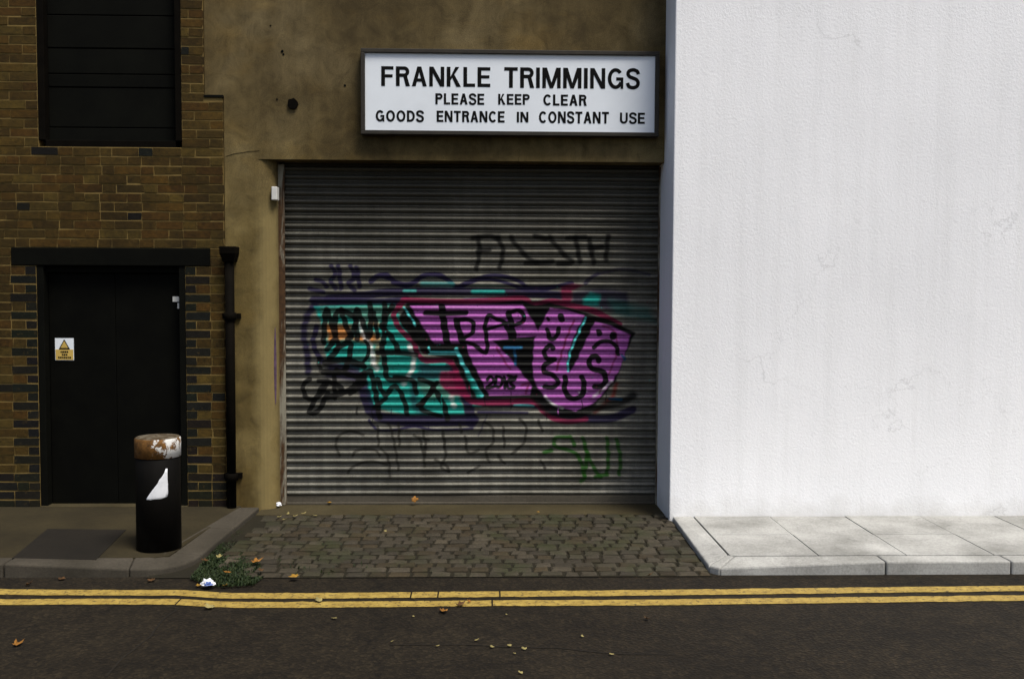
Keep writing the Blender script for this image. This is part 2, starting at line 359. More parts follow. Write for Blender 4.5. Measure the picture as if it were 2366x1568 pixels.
# double yellow lines: hand-laid paint with wavering edges and cracks
def yellow(name, upx, wpx, phase, cracks):
    b = MB(); ps = []
    for (x, y) in upx: ps.append(G(x, y, .004))
    # resample
    xs = np.linspace(-9, 8, 400); yy = np.interp(xs, [p.x for p in ps], [p.y for p in ps])
    yy = np.convolve(np.pad(yy, 3, mode='edge'), np.ones(7) / 7, 'valid')
    for i in range(399):
        xa, xb = xs[i], xs[i + 1]
        if any(xa < c < xb for c in cracks):
            m_ = [c for c in cracks if xa < c < xb][0]; 
            segs = [(xa, m_ - .005), (m_ + .005, xb)]
        else: segs = [(xa, xb)]
        for (u, v_) in segs:
            if v_ <= u: continue
            def ed(x, s):
                yb = np.interp(x, xs, yy); nz = mnoise.noise(Vector((x * 6, s * 9 + phase, 0))) * .008 + mnoise.noise(Vector((x * 31, s * 9 + phase, 4))) * .009
                return yb + (wpx / 2 if s else -wpx / 2) + nz
            b.add([(u, ed(u, 0), .004), (v_, ed(v_, 0), .004), (v_, ed(v_, 1), .004), (u, ed(u, 1), .004)], [(0, 1, 2, 3)])
    return tag(b.build(name, M['line'], fix=False), kind='structure')
up = [(-900, 1345), (0, 1366.5), (200, 1368), (430, 1368), (500, 1375), (700, 1375.5), (1183, 1371), (1470, 1368.5), (2366, 1358)]
lo = [(-900, 1368), (0, 1390), (200, 1388.5), (430, 1389), (500, 1396), (700, 1396), (1183, 1392), (1470, 1391), (2366, 1380)]
cr = [G(1012, 1375, 0).x, G(1155, 1375, 0).x]
yellow('yellow_line', up, .115, 0, [cr[0] - .17, cr[0], cr[1]]); yellow('yellow_line', lo, .112, 5, [G(412, 1390, 0).x, cr[1] - .05])

def road_crack(pp, wd, seed):
    b = MB(); q = [G(x, y, .003) for x, y in pp]; L = []
    for a, c in zip(q[:-1], q[1:]):
        n_ = max(2, int((c - a).length / .05))
        L += [a + (c - a) * (i / n_) for i in range(n_)]
    L.append(q[-1]); L = [p + Vector((mnoise.noise(p * 5 + Vector((seed, 0, 0))) * .035, mnoise.noise(p * 5 + Vector((0, seed, 7))) * .035, 0)) for p in L]
    for i in range(len(L) - 1):
        t = (L[i + 1] - L[i]).normalized(); nn = Vector((-t.y, t.x, 0)) * wd / 2; b.add([L[i] - nn, L[i + 1] - nn, L[i + 1] + nn, L[i] + nn], [(0, 1, 2, 3)])
    tag(b.build('road_crack', M['patch'], fix=False), kind='structure')
road_crack([(408, 1405), (370, 1440), (320, 1490), (240, 1560)], .012, 1); road_crack([(900, 1487), (1100, 1492), (1290, 1494), (1400, 1508), (1560, 1512)], .010, 5)

# ================================================================== BRICK BUILDING (left)
BY = -.03                                   # face of the bricks
XE_UP = P(469, 110, BY).x; XE_LO = P(519, 700, BY).x; ZSTEP = P(490, 226, BY).z
XL = -8.0; ZT = 5.6
CH = .0752
snap = lambda z: round(z / CH) * CH
win = (P(88, 300, BY).x, P(419, 200, BY).x, snap(P(250, 343, BY).z), 5.2)
door = (P(89, 900, BY).x, P(431, 900, BY).x, 0.0, snap(P(250, 620, BY).z))
lint = (P(25, 600, BY).x, P(486, 600, BY).x, snap(P(250, 620, BY).z), snap(P(250, 574, BY).z))
bb = empty('brick_building', (-3.5, .1, 0), 'dark brown brick building with black door and boarded upper window on the left', 'building')
# mortar core: wall pieces around the openings, butted end to end
b = MB(); F = BY + .0035; BK = .5
def core(x0, x1, z0, z1): b.box(x0, x1, F, BK, z0, z1)
core(XL, lint[0], 0, win[2]); core(lint[0], door[0], 0, lint[2]); core(door[1], lint[1], 0, lint[2]); core(lint[1], XE_LO - .004, 0, win[2])
core(lint[0], lint[1], lint[3], win[2])
core(XL, win[0], win[2], ZT); core(win[1], XE_UP - .004, win[2], ZT); core(XE_UP - .004, XE_LO - .004, win[2], ZSTEP); core(win[0], win[1], win[3], ZT)
core_wall = b.build('wall', M['mortar'], bb)
# bricks
CH = .0752

browns = [(.118, .070, .021), (.10, .060, .018), (.13, .080, .024), (.135, .074, .02), (.108, .068, .022), (.09, .054, .017), (.125, .064, .018), (.145, .096, .032)]
dark = (.0075, .0080, .006)
b = MB(); k = 0; z = 0.0
plinth_top = P(470, 1091, BY).z
while z < ZT:
    zc = z + CH / 2; z0, z1 = z + .0065, z + CH - .007
    ivs = [(XL, XE_UP if zc > ZSTEP else XE_LO)]
    def cut(a, c):
        global ivs
        r = []
        for (u, v) in ivs:
            if c <= u or a >= v: r.append((u, v)); continue
            if a > u: r.append((u, a))
            if c < v: r.append((c, v))
        ivs = r
    if win[2] < zc < win[3]: cut(win[0], win[1])
    if lint[2] < zc < lint[3]: cut(lint[0], lint[1])
    if zc < lint[2]: cut(door[0], door[1])
    for (u, v) in ivs:
        segs = []
        a, e = u, v
        indoor = zc < lint[2]
        long_ = k % 2 == 0
        if indoor and abs(v - door[0]) < 1e-4: L = .215 if long_ else .092; segs.append((v - L, v, 1)); e = v - L
        if indoor and abs(u - door[1]) < 1e-4: L = .205 if long_ else .088; segs.append((u, u + L, 1)); a = u + L
        x = e; stretch = (k % 2 == 0)
        # lay from the right-hand end so that the corner bonds
        while x > a + .001:
            L = (.225 if stretch else .1125) + random.uniform(-.008, .008)
            if random.random() < .12: L *= random.uniform(.85, 1.1)
            if x - L < a + .05: L = x - a
            segs.append((x - L, x, 0)); x -= L; stretch = not stretch
        for (x0, x1, dk) in segs:
            r = random.random(); sc = random.uniform(.84, 1.1)
            if dk or (r < .018): c = tuple(q * random.uniform(.7, 1.3) for q in dark)
            else: c = tuple(q * sc * .50 * m_ for q, m_ in zip(random.choice(browns), (1.0, 1.02, .62)))
            if zc < plinth_top + random.uniform(-.02, .02): c = tuple(q * random.uniform(.8, 1.3) for q in (.011, .0098, .006))
            b.box(x0 + .003, x1 - .0035, BY - random.uniform(-.0015, .004), BY + .03, z0 + random.uniform(-.0015, .0015), z1 + random.uniform(-.0015, .0015), c, .0028)
    z += CH; k += 1
b.build('brick_facing', M['brick'], bb)
# slate cap on the brick return
b = MB(); b.box(XE_UP + .004, XE_LO + .004, BY - .008, -.002, ZSTEP + .002, ZSTEP + .022); b.build('coping', M['darkboard'], bb)
# lintel
b = MB(); b.box(lint[0] + .003, lint[1] - .003, BY - .006, BK, lint[2] + .002, lint[3] - .002); b.build('lintel', M['darkboard'], bb, bevel=.006)
# door: frame, two leaves with sheeted panels, lock
DY = .06
dparts = MB(); dparts.box(door[0] + .055, door[1] - .055, DY + .02, DY + .07, .098, door[3] - .055)
dm = (door[0] + door[1]) / 2
for (x0, x1) in ((door[0] + .06, dm - .0015), (dm + .0015, door[1] - .06)):
    dparts.box(x0, x1, DY, DY + .02, .10, door[3] - .06)
dr = dparts.build('door', M['black'], bb, bevel=.003)
b = MB(); b.box(door[0] - .004, door[0] + .055, BY + .0045, DY + .1, .09, door[3] - .002); b.box(door[1] - .055, door[1] + .004, BY + .0045, DY + .1, .09, door[3] - .002)
b.box(door[0] + .055, door[1] - .055, DY - .03, DY + .1, door[3] - .055, door[3] - .002); b.build('frame', M['darkboard'], dr, bevel=.004)
b = MB(); b.box(door[0] + .001, door[1] - .001, BY - .015, .5, 0, .098); b.build('step', M['thresh'], bb, bevel=.006)
def rect_px(x0, x1, y0, y1, Y): 
    a = P(x0, y1, Y); c = P(x1, y0, Y); return a.x, c.x, a.z, c.z
for (x0, x1, y0, y1) in ((399, 417, 685, 697), (410, 423, 700, 713)):
    r = rect_px(x0, x1, y0, y1, DY - .004); b = MB(); b.box(r[0], r[1], DY - .006, DY - .001, r[2], r[3]); b.build('lock_plate', M['plastic'], dr, bevel=.001)
# window: frame and closed dark boards
WY = .05
b = MB()
zz = win[2] + .055; i = 0
while zz < win[3] - .06:
    hh = [.115, .33, .11, .21, .27, .25, .34, .3][i % 8]
    b.box(win[0] + .055, win[1] - .055, WY + .004 * (i % 2), WY + .04, zz + .004, min(zz + hh, win[3] - .055) - .004); zz += hh; i += 1
wn = b.build('window', M['darkboard'], bb, bevel=.004)
b = MB(); b.box(win[0] - .004, win[0] + .055, BY + .0045, WY + .08, win[2] + .055, win[3] - .001); b.box(win[1] - .055, win[1] + .004, BY + .0045, WY + .08, win[2] + .055, win[3] - .001)
b.box(win[0] + .056, win[1] - .056, BY + .0045, WY + .08, win[2] - .004, win[2] + .055); b.build('frame', M['iron'], wn, bevel=.004)
b = MB(); b.box(win[0] + .002, win[1] - .002, WY + .09, WY + .1, win[2] + .002, win[3] - .002); b.build('backing', M['black'], wn)
b = MB(); b.box(door[0] + .002, door[1] - .002, DY + .11, DY + .13, .1, door[3] - .002); b.build('backing', M['black'], dr)

# warning sign on the door
r = rect_px(128, 170, 781, 832, DY - .004); zmid = P(150, 807, DY - .004).z
ws = empty('warning_sign', ((r[0] + r[1]) / 2, DY - .004, r[2]), 'small white and yellow warning notice with a triangle on the black door', 'sign')
b = MB(); b.box(r[0], r[1], DY - .005, DY - .001, r[2], r[3]); b.build('panel', M['signwhite'], ws)
b = MB(); b.box(r[0] + .004, r[1] - .004, DY - .007, DY - .005, r[2] + .004, zmid); b.build('text_field', M['yellow'], ws)
cx = (r[0] + r[1]) / 2; hw = .048
def tri(s, dz=0): h = (r[3] - zmid) * s; zc = zmid + (r[3] - zmid) * .42; return [(cx - hw * s, zc - h * .42), (cx + hw * s, zc - h * .42), (cx, zc + h * .5)]
t = MB(); t.prism(tri(.98), DY - .0075, DY - .005); tb = t.build('triangle', M['ink'], ws)
t = MB(); t.prism(tri(.66), DY - .009, DY - .0076); t.build('triangle_field', M['yellow'], tb)
for (f0, f1, zz) in ((.30, .72, .78), (.36, .62, .52), (.16, .84, .26)):
    t = MB(); zc = r[2] + (zmid - r[2]) * zz; x = r[0] + (r[1] - r[0]) * f0
    while x < r[0] + (r[1] - r[0]) * f1:
        l = random.uniform(.008, .016); t.box(x, x + l, DY - .0085, DY - .007, zc - .007, zc + .007); x += l + .004
    t.build('lettering', M['ink'], ws)

# ================================================================== CONCRETE BUILDING WITH ROLLER SHUTTER
cb = empty('concrete_building', (0, .3, 0), 'stained olive brown concrete building above and around the graffitied roller shutter', 'building')
SY = .22                                     # shutter plane
XJL = P(592, 700, 0).x; XJ2 = P(643, 800, .12).x
XSL = P(662, 800, SY).x; XSR = P(1524, 800, SY).x
ZH = P(1000, 371, 0).z                       # underside of the lintel
XWR = P(1531, 700, 0).x                      # where the added white house abuts, at the light leak's edge
b = MB()
XC0 = XE_UP + .002; XC1 = XE_LO + .002
# left jamb with a rounded inner edge, in plan
prof = [(XJL, 0)]
for i in range(1, 9):
    a = i / 8 * math.pi / 2; prof.append((XJL + (XJ2 - XJL) * math.sin(a), .12 * (1 - math.cos(a))))
plan = [(XC1, 0)] + prof + [(XJ2, .50), (XC1, .50)]
b.prism(plan, 0, ZH, 'z')
# above: steps over the brick edge
b.box(XC1, XWR, 0, .5, ZH, ZSTEP); b.box(XC0, XWR, 0, .5, ZSTEP, 5.6)
cw = b.build('wall', M['concrete'], cb)
# small holes and plugs
def disc(px, py, rad, name, mat, d=.012):
    p = P(px, py, 0); b = MB(); n = 14
    pts = [(p.x + rad * random.uniform(.85, 1.1) * math.cos(2 * math.pi * i / n), p.z + rad * random.uniform(.85, 1.1) * math.sin(2 * math.pi * i / n)) for i in range(n)]
    b.prism(pts, -d, .004); return b.build(name, mat, cb)
disc(677, 241, .046, 'pipe_plug', M['iron'], .02)
for (x, y, s) in ((652, 119, .012), (655, 126, .009), (797, 198, .010), (640, 230, .008), (625, 60, .007)): disc(x, y, s, 'bolt_hole', M['black'], .004)
# crack running from the brick corner to the lintel
def strip(ptsp, wd, Y, name, mat, parent, t=.003):
    b = MB(); q = [P(x, y, Y) for x, y in ptsp]
    for p0, p1 in zip(q[:-1], q[1:]):
        b.add([(p0.x, Y - t, p0.z - wd), (p1.x, Y - t, p1.z - wd), (p1.x, Y - t, p1.z + wd), (p0.x, Y - t, p0.z + wd)], [(0, 1, 2, 3)])
    return b.build(name, mat, parent)
strip([(522, 362), (540, 356), (560, 353), (580, 350), (600, 349)], .0022, 0, 'crack', M['iron'], cb)
strip([(1199, 345), (1200, 360), (1197, 374)], .006, 0, 'crack', M['iron'], cb)

# ---- graffiti painted on the shutter: paint colours baked per vertex
NX = 700
ZB = P(1000, 1143, SY).z; ZTOP = ZH + .12
PITCH = P(1000, 800, SY).z - P(1000, 818.6, SY).z
prof_t = [0, .05, .12, .2, .3, .4, .5, .58, .62, .66, .70, .74, .79, .84, .88, .91, .96]
def prof_y(t):
    if t <= .62: return -.022 * math.sin(math.pi * (t / .62) ** 1.1) ** .9
    if t < .69: return .006
    if t < .90: return .004 - .0095 * math.sin(math.pi * (t - .69) / .21)
    return .006
nsl = int((ZTOP - ZB) / PITCH) + 1
zs, ys = [], []
for s in range(nsl):
    for t in prof_t: zs.append(ZB + (s + t) * PITCH); ys.append(prof_y(t))
zs = np.array(zs); ys = np.array(ys); xs = np.linspace(XSL - .03, XSR + .01, NX)
X, Z = np.meshgrid(xs, zs); Yg = SY + np.repeat(ys[:, None], NX, 1)
Yg = Yg + .006 * np.sin(X * 1.7 + Z * 1.1) * np.sin(Z * 2.3 + .4) + .003 * np.sin(X * 5.1 + 1.3 * np.sin(Z * 3))
nr = len(zs)
RGBA = np.zeros((nr, NX, 4), dtype=np.float64)
X = X + .004 * np.sin(Z * 60)                   # hand wobble
def sp(pts, tf): 
    return [(lambda q: (q.x, q.z))(P(*tf(x, y), SY - .012)) for x, y in pts]
z5 = lambda x, y: (615.2 + x * .4024, 473.2 + y * .4024)
z6 = lambda x, y: (907 + x * .3118, 615.2 + y * .3118)
vv = lambda x, y: (x, y)
def smooth(pts, n=6):
    if len(pts) < 3: return pts
    q = [pts[0]] + list(pts) + [pts[-1]]; o = []
    for i in range(1, len(q) - 2):
        p0, p1, p2, p3 = map(np.array, (q[i - 1], q[i], q[i + 1], q[i + 2]))
        for k in range(n):
            t = k / n; o.append(tuple(.5 * (2 * p1 + (p2 - p0) * t + (2 * p0 - 5 * p1 + 4 * p2 - p3) * t * t + (3 * p1 - p0 - 3 * p2 + p3) * t ** 3)))
    o.append(tuple(pts[-1])); return o
def segdist(x, z, a, c):
    dx, dz = c[0] - a[0], c[1] - a[1]; l2 = dx * dx + dz * dz + 1e-12
    t = np.clip(((x - a[0]) * dx + (z - a[1]) * dz) / l2, 0, 1)
    return np.hypot(x - a[0] - t * dx, z - a[1] - t * dz)
def put(sl, al, c):
    A = RGBA[sl]; al = al[..., None]; old = A[..., 3:4]
    na = al + old * (1 - al)
    rgb = np.where(na > 1e-6, (np.array(c) * al + A[..., :3] * old * (1 - al)) / np.maximum(na, 1e-6), 0)
    RGBA[sl] = np.concatenate([rgb, na], -1)
def bbox(pts, m):
    x0, x1 = min(p[0] for p in pts) - m, max(p[0] for p in pts) + m; a0, a1 = min(p[1] for p in pts) - m, max(p[1] for p in pts) + m
    i0, i1 = np.searchsorted(xs, [x0, x1]); j0, j1 = np.searchsorted(zs, [a0, a1]); return (slice(j0, j1), slice(i0, i1))
def stroke(pts, tf, wpx, c, op=1.0, soft=.006, sm=True):
    """wpx in photo units of tf's zoom; converted to metres"""
    p = sp(pts, tf); a = np.array(tf(0, 0)); s = (tf(1, 0)[0] - a[0]) / 264.0
    wd = wpx * s / 2
    if sm: p = smooth(p)
    sl = bbox(p, wd + .04); x, z = X[sl], Z[sl]
    if x.size == 0: return
    d = np.full(x.shape, 9.0)
    for u, v in zip(p[:-1], p[1:]): d = np.minimum(d, segdist(x, z, u, v))
    put(sl, np.clip((wd + soft - d) / (2 * soft), 0, 1) * op, c)
def poly(pts, tf, c, op=1.0, soft=.006, sm=False):
    p = sp(pts, tf)
    if sm: p = smooth(p + [p[0]])[:-1]
    sl = bbox(p, .04); x, z = X[sl], Z[sl]; inside = np.zeros(x.shape, bool); d = np.full(x.shape, 9.0)
    for (x0, a0), (x1, a1) in zip(p, p[1:] + p[:1]):
        cond = (a0 > z) != (a1 > z)
        with np.errstate(divide='ignore', invalid='ignore'): xi = (x1 - x0) * (z - a0) / (a1 - a0) + x0
        inside ^= cond & (x < xi); d = np.minimum(d, segdist(x, z, (x0, a0), (x1, a1)))
    sd_ = np.where(inside, d, -d); put(sl, np.clip((sd_ + soft) / (2 * soft), 0, 1) * op, c)
NAVY = (.017, .013, .040); TEAL = (.013, .30, .25); PALE = (.12, .19, .13); ORANGE = (.48, .15, .015); WHITE = (.62, .62, .58)
CRIM = (.155, .012, .045); BLACK = (.006, .006, .0055); PURP = (.37, .105, .375); CYAN = (.10, .55, .55); BLUE = (.012, .09, .2); GREEN = (.014, .075, .006); GREY = (.03, .028, .022)
# navy cloud and bands
stroke([(0, 120), (110, 145), (200, 90), (290, 62), (390, 90), (470, 150), (540, 125), (700, 72), (830, 75), (940, 110), (1010, 160), (1200, 150), (1330, 120)], z6, 30, NAVY, .97, .004)
stroke([(490, 160), (640, 100), (780, 105), (920, 150), (1060, 190), (1210, 150)], z6, 26, NAVY, .97, .004)
stroke([(-480, 240), (-200, 215), (0, 190), (500, 185), (980, 200), (1250, 215)], z6, 60, NAVY, .93, .008)
stroke([(270, 545), (600, 560), (800, 545)], z5, 45, NAVY, .93, .008); stroke([(260, 590), (500, 585), (760, 575)], z5, 26, NAVY, .95, .006)
stroke([(640, 410), (690, 400), (740, 440), (800, 455), (860, 440), (900, 405), (990, 400), (1060, 440)], z5, 24, NAVY, .97, .004)
stroke([(600, 440), (650, 405), (720, 425)], z5, 30, NAVY, .95, .005)
for q in ([(285, 430), (320, 440), (345, 470)], [(375, 350), (395, 400), (370, 440), (400, 480)], [(415, 350), (430, 480)], [(485, 350), (505, 420), (470, 450), (510, 490)], [(520, 360), (535, 470)], [(250, 480), (330, 500)]):
    stroke(q, z5, 26, NAVY, .93, .006)
stroke([(280, 570), (235, 640), (215, 740), (235, 860), (240, 960)], z5, 38, NAVY, .92, .012); stroke([(290, 700), (270, 800), (320, 900)], z5, 30, NAVY, .95, .006)
# teal body
poly([(275, 585), (500, 575), (735, 570), (800, 700), (870, 790), (900, 900), (1045, 890), (1070, 1000), (1150, 1205), (815, 1205), (600, 1160), (545, 960), (345, 880), (325, 700)], z5, TEAL, .95, .012)
poly([(310, 590), (730, 575), (750, 640), (560, 700), (470, 640), (320, 650)], z5, PALE, .6, .014); poly([(490, 870), (690, 830), (700, 960), (540, 940)], z5, PALE, .35, .02); poly([(850, 1000), (1010, 1010), (1100, 1100), (930, 1120)], z5, PALE, .6, .02)
poly([(330, 680), (490, 690), (480, 770), (360, 790)], z5, ORANGE, .85, .02); poly([(480, 770), (560, 735), (610, 730), (660, 770), (600, 800), (540, 785)], z5, ORANGE, .85, .02)
stroke([(600, 680), (640, 690)], z5, 24, ORANGE, .7, .015); stroke([(640, 760), (640, 850), (625, 920)], z5, 34, (.25, .15, .07), .7, .015)
poly([(350, 905), (540, 900), (540, 1020), (340, 990)], z5, NAVY, .9, .02)
stroke([(550, 660), (548, 720), (580, 775), (605, 840), (615, 900), (632, 940)], z5, 26, WHITE, .85, .012); stroke([(820, 810), (845, 860), (842, 930), (815, 985)], z5, 24, WHITE, .9, .01)
for q in ((785, 1020), (1062, 1105), (1072, 1148)): stroke([q, (q[0] + 6, q[1] + 6)], z5, 26, WHITE, .85, .012)
poly([(880, 905), (1060, 900), (1080, 960), (960, 1010), (860, 990)], z5, NAVY, .75, .02); stroke([(950, 910), (1020, 910)], z5, 24, TEAL, .9, .01)
stroke([(850, 990), (850, 1140), (900, 1190)], z5, 40, NAVY, .7, .02)
stroke([(545, 990), (570, 1100), (620, 1200), (760, 1235), (1000, 1240), (1190, 1235)], z5, 62, NAVY, .95, .008); stroke([(590, 1235), (640, 1290), (740, 1290), (850, 1270), (960, 1290), (1180, 1285)], z5, 16, NAVY, .95, .005)
stroke([(1080, 960), (1150, 1110), (1180, 1250)], z5, 60, NAVY, .93, .008)
stroke([(560, 1000), (1100, 1030), (1200, 1100), (1500, 1130), (1640, 1120), (1780, 1060)], z6, 60, NAVY, .95, .008); stroke([(640, 1080), (1000, 1085)], z6, 22, NAVY, .95, .005)
poly([(1320, 190), (1560, 160), (1740, 190), (1760, 360), (1600, 330), (1330, 280)], z6, NAVY, .8, .02); poly([(1410, 240), (1470, 195), (1540, 210), (1530, 290), (1420, 290)], z6, TEAL, .9, .015); poly([(1600, 240), (1900, 300), (1960, 420), (1640, 360)], z6, (.03, .12, .1), .7, .03)
stroke([(600, 190), (820, 190)], z6, 30, TEAL, .85, .01); stroke([(220, 130), (440, 135)], z6, 34, (.05, .25, .24), .8, .012); stroke([(90, 182), (170, 182)], z6, 20, (.05, .3, .27), .8, .008); stroke([(530, 245), (700, 240)], z6, 14, BLUE, .9)
stroke([(600, 1030), (650, 1030)], z6, 22, TEAL, .9); stroke([(900, 1028), (1040, 1035)], z6, 16, CYAN, .6)
# crimson halo
stroke([(80, 250), (400, 262), (700, 255), (960, 240), (1040, 285), (1180, 260), (1320, 290), (1500, 335), (1680, 430)], z6, 44, CRIM, .97, .005)
poly([(1250, 150), (1340, 130), (1410, 140), (1335, 180), (1320, 300), (1255, 300)], z6, CRIM, .95, .012)
stroke([(80, 260), (10, 360), (60, 470), (150, 560), (225, 690), (420, 700), (480, 800), (570, 990), (800, 1010), (1030, 1000), (1160, 1110), (1300, 1150), (1430, 1130)], z6, 40, CRIM, .97, .005)
poly([(360, 780), (480, 775), (540, 880), (570, 960), (430, 955), (340, 860)], z6, (.21, .014, .06), .95, .012)
stroke([(1500, 1080), (1560, 1030), (1630, 960), (1660, 870)], z6, 26, (.2, .02, .015), .8, .012)
# black outline mass
poly([(110, 268), (600, 280), (960, 250), (1060, 290), (1170, 270), (1290, 300), (1430, 345), (1620, 400), (1800, 490), (1730, 640), (1660, 840), (1500, 1030), (1330, 1100), (1170, 1060), (1080, 985), (990, 975), (590, 975), (450, 690), (230, 650), (40, 400)], z6, BLACK, 1, .008)
stroke([(1080, 900), (1060, 960), (1150, 1060), (1330, 1105), (1480, 1060), (1700, 1000), (1780, 960)], z6, 60, BLACK, .9, .015)
# purple letters
poly([(130, 290), (500, 285), (965, 285), (1030, 390), (1078, 470), (1078, 515), (740, 548), (880, 690), (980, 820), (1035, 890), (1015, 950), (715, 955), (560, 640), (500, 570), (310, 570), (215, 430)], z6, PURP, .97, .007)
poly([(1165, 310), (1290, 325), (1425, 365), (1360, 480), (1300, 640), (1288, 760), (1310, 785), (1350, 730), (1430, 560), (1500, 410), (1620, 440), (1762, 510), (1735, 610), (1690, 750), (1630, 850), (1510, 1000), (1360, 1072), (1215, 1035), (1120, 960), (1055, 860), (1038, 760), (1048, 560), (1085, 470)], z6, PURP, .97, .007)
stroke([(300, 300), (900, 310)], z6, 14, (.42, .2, .40), .5, .01)
stroke([(1130, 960), (1190, 1020), (1260, 1050)], z6, 16, WHITE, .7, .008); stroke([(1490, 960), (1560, 910), (1620, 850)], z6, 18, WHITE, .7, .01); stroke([(1380, 935), (1440, 925)], z6, 14, WHITE, .6)
stroke([(1345, 400), (1290, 530), (1240, 690), (1215, 770)], z6, 15, CRIM, .85); stroke([(770, 600), (830, 700), (870, 760)], z6, 16, CRIM, .7); stroke([(960, 880), (1010, 870), (985, 940)], z6, 18, CRIM, .75); stroke([(1560, 440), (1650, 490), (1660, 640), (1600, 800), (1530, 940)], z6, 14, CRIM, .7)
# cyan highlights
stroke([(82, 305), (130, 370), (170, 440)], z6, 14, CYAN, .95, .004); stroke([(265, 600), (285, 632), (478, 634)], z6, 14, CYAN, .9, .004, False); stroke([(268, 650), (470, 650)], z6, 6, CYAN, .5, .004)
stroke([(472, 612), (530, 740), (600, 860), (660, 960)], z6, 26, CYAN, .8, .006); stroke([(560, 800), (640, 960)], z6, 34, TEAL, .7, .01)
stroke([(1432, 382), (1380, 490), (1330, 600), (1305, 690), (1298, 775)], z6, 15, CYAN, .95, .004)
stroke([(830, 600), (950, 600)], z6, 22, BLUE, .9); stroke([(905, 610), (912, 735)], z6, 18, BLUE, .8); stroke([(1610, 980), (1700, 985)], z6, 18, BLUE, .9); stroke([(1700, 660), (1720, 690)], z6, 20, BLUE, .9)
poly([(600, 1060), (601, 1061), (602, 1060)], z6, BLUE)
# hand-written black tag on the purple
T = lambda pts, wd=30: stroke(pts, z6, wd * 1.12, BLACK, .99, .0025)
T([(245, 345), (400, 348), (545, 345)], 34); T([(365, 300), (380, 420), (410, 585)], 46)
T([(470, 400), (500, 500), (540, 640)], 40); T([(475, 400), (550, 392), (600, 425), (590, 490), (520, 545), (600, 580), (690, 640), (700, 560), (685, 440), (715, 365), (770, 390), (830, 420), (880, 540)], 28); T([(690, 470), (790, 440), (850, 420)], 22)
T([(860, 345), (885, 450), (905, 570)], 40); T([(870, 345), (930, 325), (975, 365), (960, 410), (890, 440)], 28)
T([(1250, 372), (1252, 392)], 44); T([(1150, 385), (1155, 395)], 22); T([(1148, 470), (1165, 530), (1205, 530), (1235, 460)], 30)
T([(1190, 610), (1165, 585), (1128, 625), (1140, 680), (1200, 690), (1130, 730), (1122, 780), (1190, 805), (1225, 860), (1190, 895), (1130, 890)], 32)
T([(1282, 820), (1278, 920), (1320, 975), (1390, 965), (1420, 900), (1405, 820)], 36)
T([(1530, 700), (1505, 665), (1460, 690), (1475, 755), (1555, 780), (1580, 830), (1550, 885), (1500, 890)], 36)
T([(1528, 485), (1530, 498)], 38); T([(1632, 508), (1636, 520)], 46); T([(1490, 600), (1540, 560), (1610, 555), (1660, 600), (1672, 650)], 28)
for q in ([(700, 840), (730, 815), (745, 850), (700, 900), (760, 890)], [(770, 820), (760, 880), (800, 890), (810, 830), (775, 815)], [(830, 820), (835, 900)], [(860, 810), (910, 830), (870, 860), (905, 895), (860, 900), (850, 850), (920, 815)]): T(q, 20)
# black tags on the left
K = lambda pts, wd=26, op=.96: stroke(pts, z5, wd * 1.2, BLACK, op, .0035)
K([(330, 790), (335, 690), (345, 600), (375, 680), (395, 750), (395, 660), (410, 610)]); K([(430, 600), (460, 700), (490, 760)]); K([(430, 605), (500, 640), (510, 700), (470, 770)]); K([(525, 770), (515, 680), (520, 600), (560, 690), (590, 760), (600, 660), (595, 565)]); K([(680, 570), (680, 700), (675, 790)]); K([(725, 580), (665, 690), (720, 760), (760, 840)]); K([(620, 620), (640, 760)], 20)
K([(350, 830), (400, 770), (410, 830), (360, 880)]); K([(400, 830), (480, 790), (470, 900), (430, 960), (330, 960)]); K([(340, 905), (450, 890), (560, 925)], 30); K([(570, 780), (590, 840), (560, 900)], 18); K([(660, 800), (680, 900), (700, 1000), (800, 1000)]); K([(640, 850), (750, 850), (860, 860)], 24)
K([(250, 1000), (215, 1030), (225, 1100), (290, 1110), (350, 1020), (300, 1010)], 22); K([(330, 1030), (250, 1180), (300, 1180), (350, 1080)], 24); K([(390, 970), (395, 1110)], 22); K([(350, 1010), (440, 1060), (340, 1110), (480, 1060), (560, 960)], 24); K([(400, 950), (560, 1010), (480, 1080)], 26)
K([(560, 990), (600, 960), (640, 1150), (650, 1220)], 26); K([(640, 1000), (680, 1090), (740, 1040), (790, 1120), (810, 1200)], 24); K([(690, 1110), (620, 1160)], 20); K([(740, 990), (840, 1010), (860, 1080)], 24)
K([(880, 1000), (960, 1040), (900, 1130), (870, 1150)], 24); K([(980, 1020), (920, 1110), (890, 1170), (1000, 1210)], 22); K([(960, 1050), (1020, 1150), (1040, 1230)], 26); K([(300, 880), (310, 950)], 20, .8); K([(520, 1165), (522, 1200)], 10, .8)
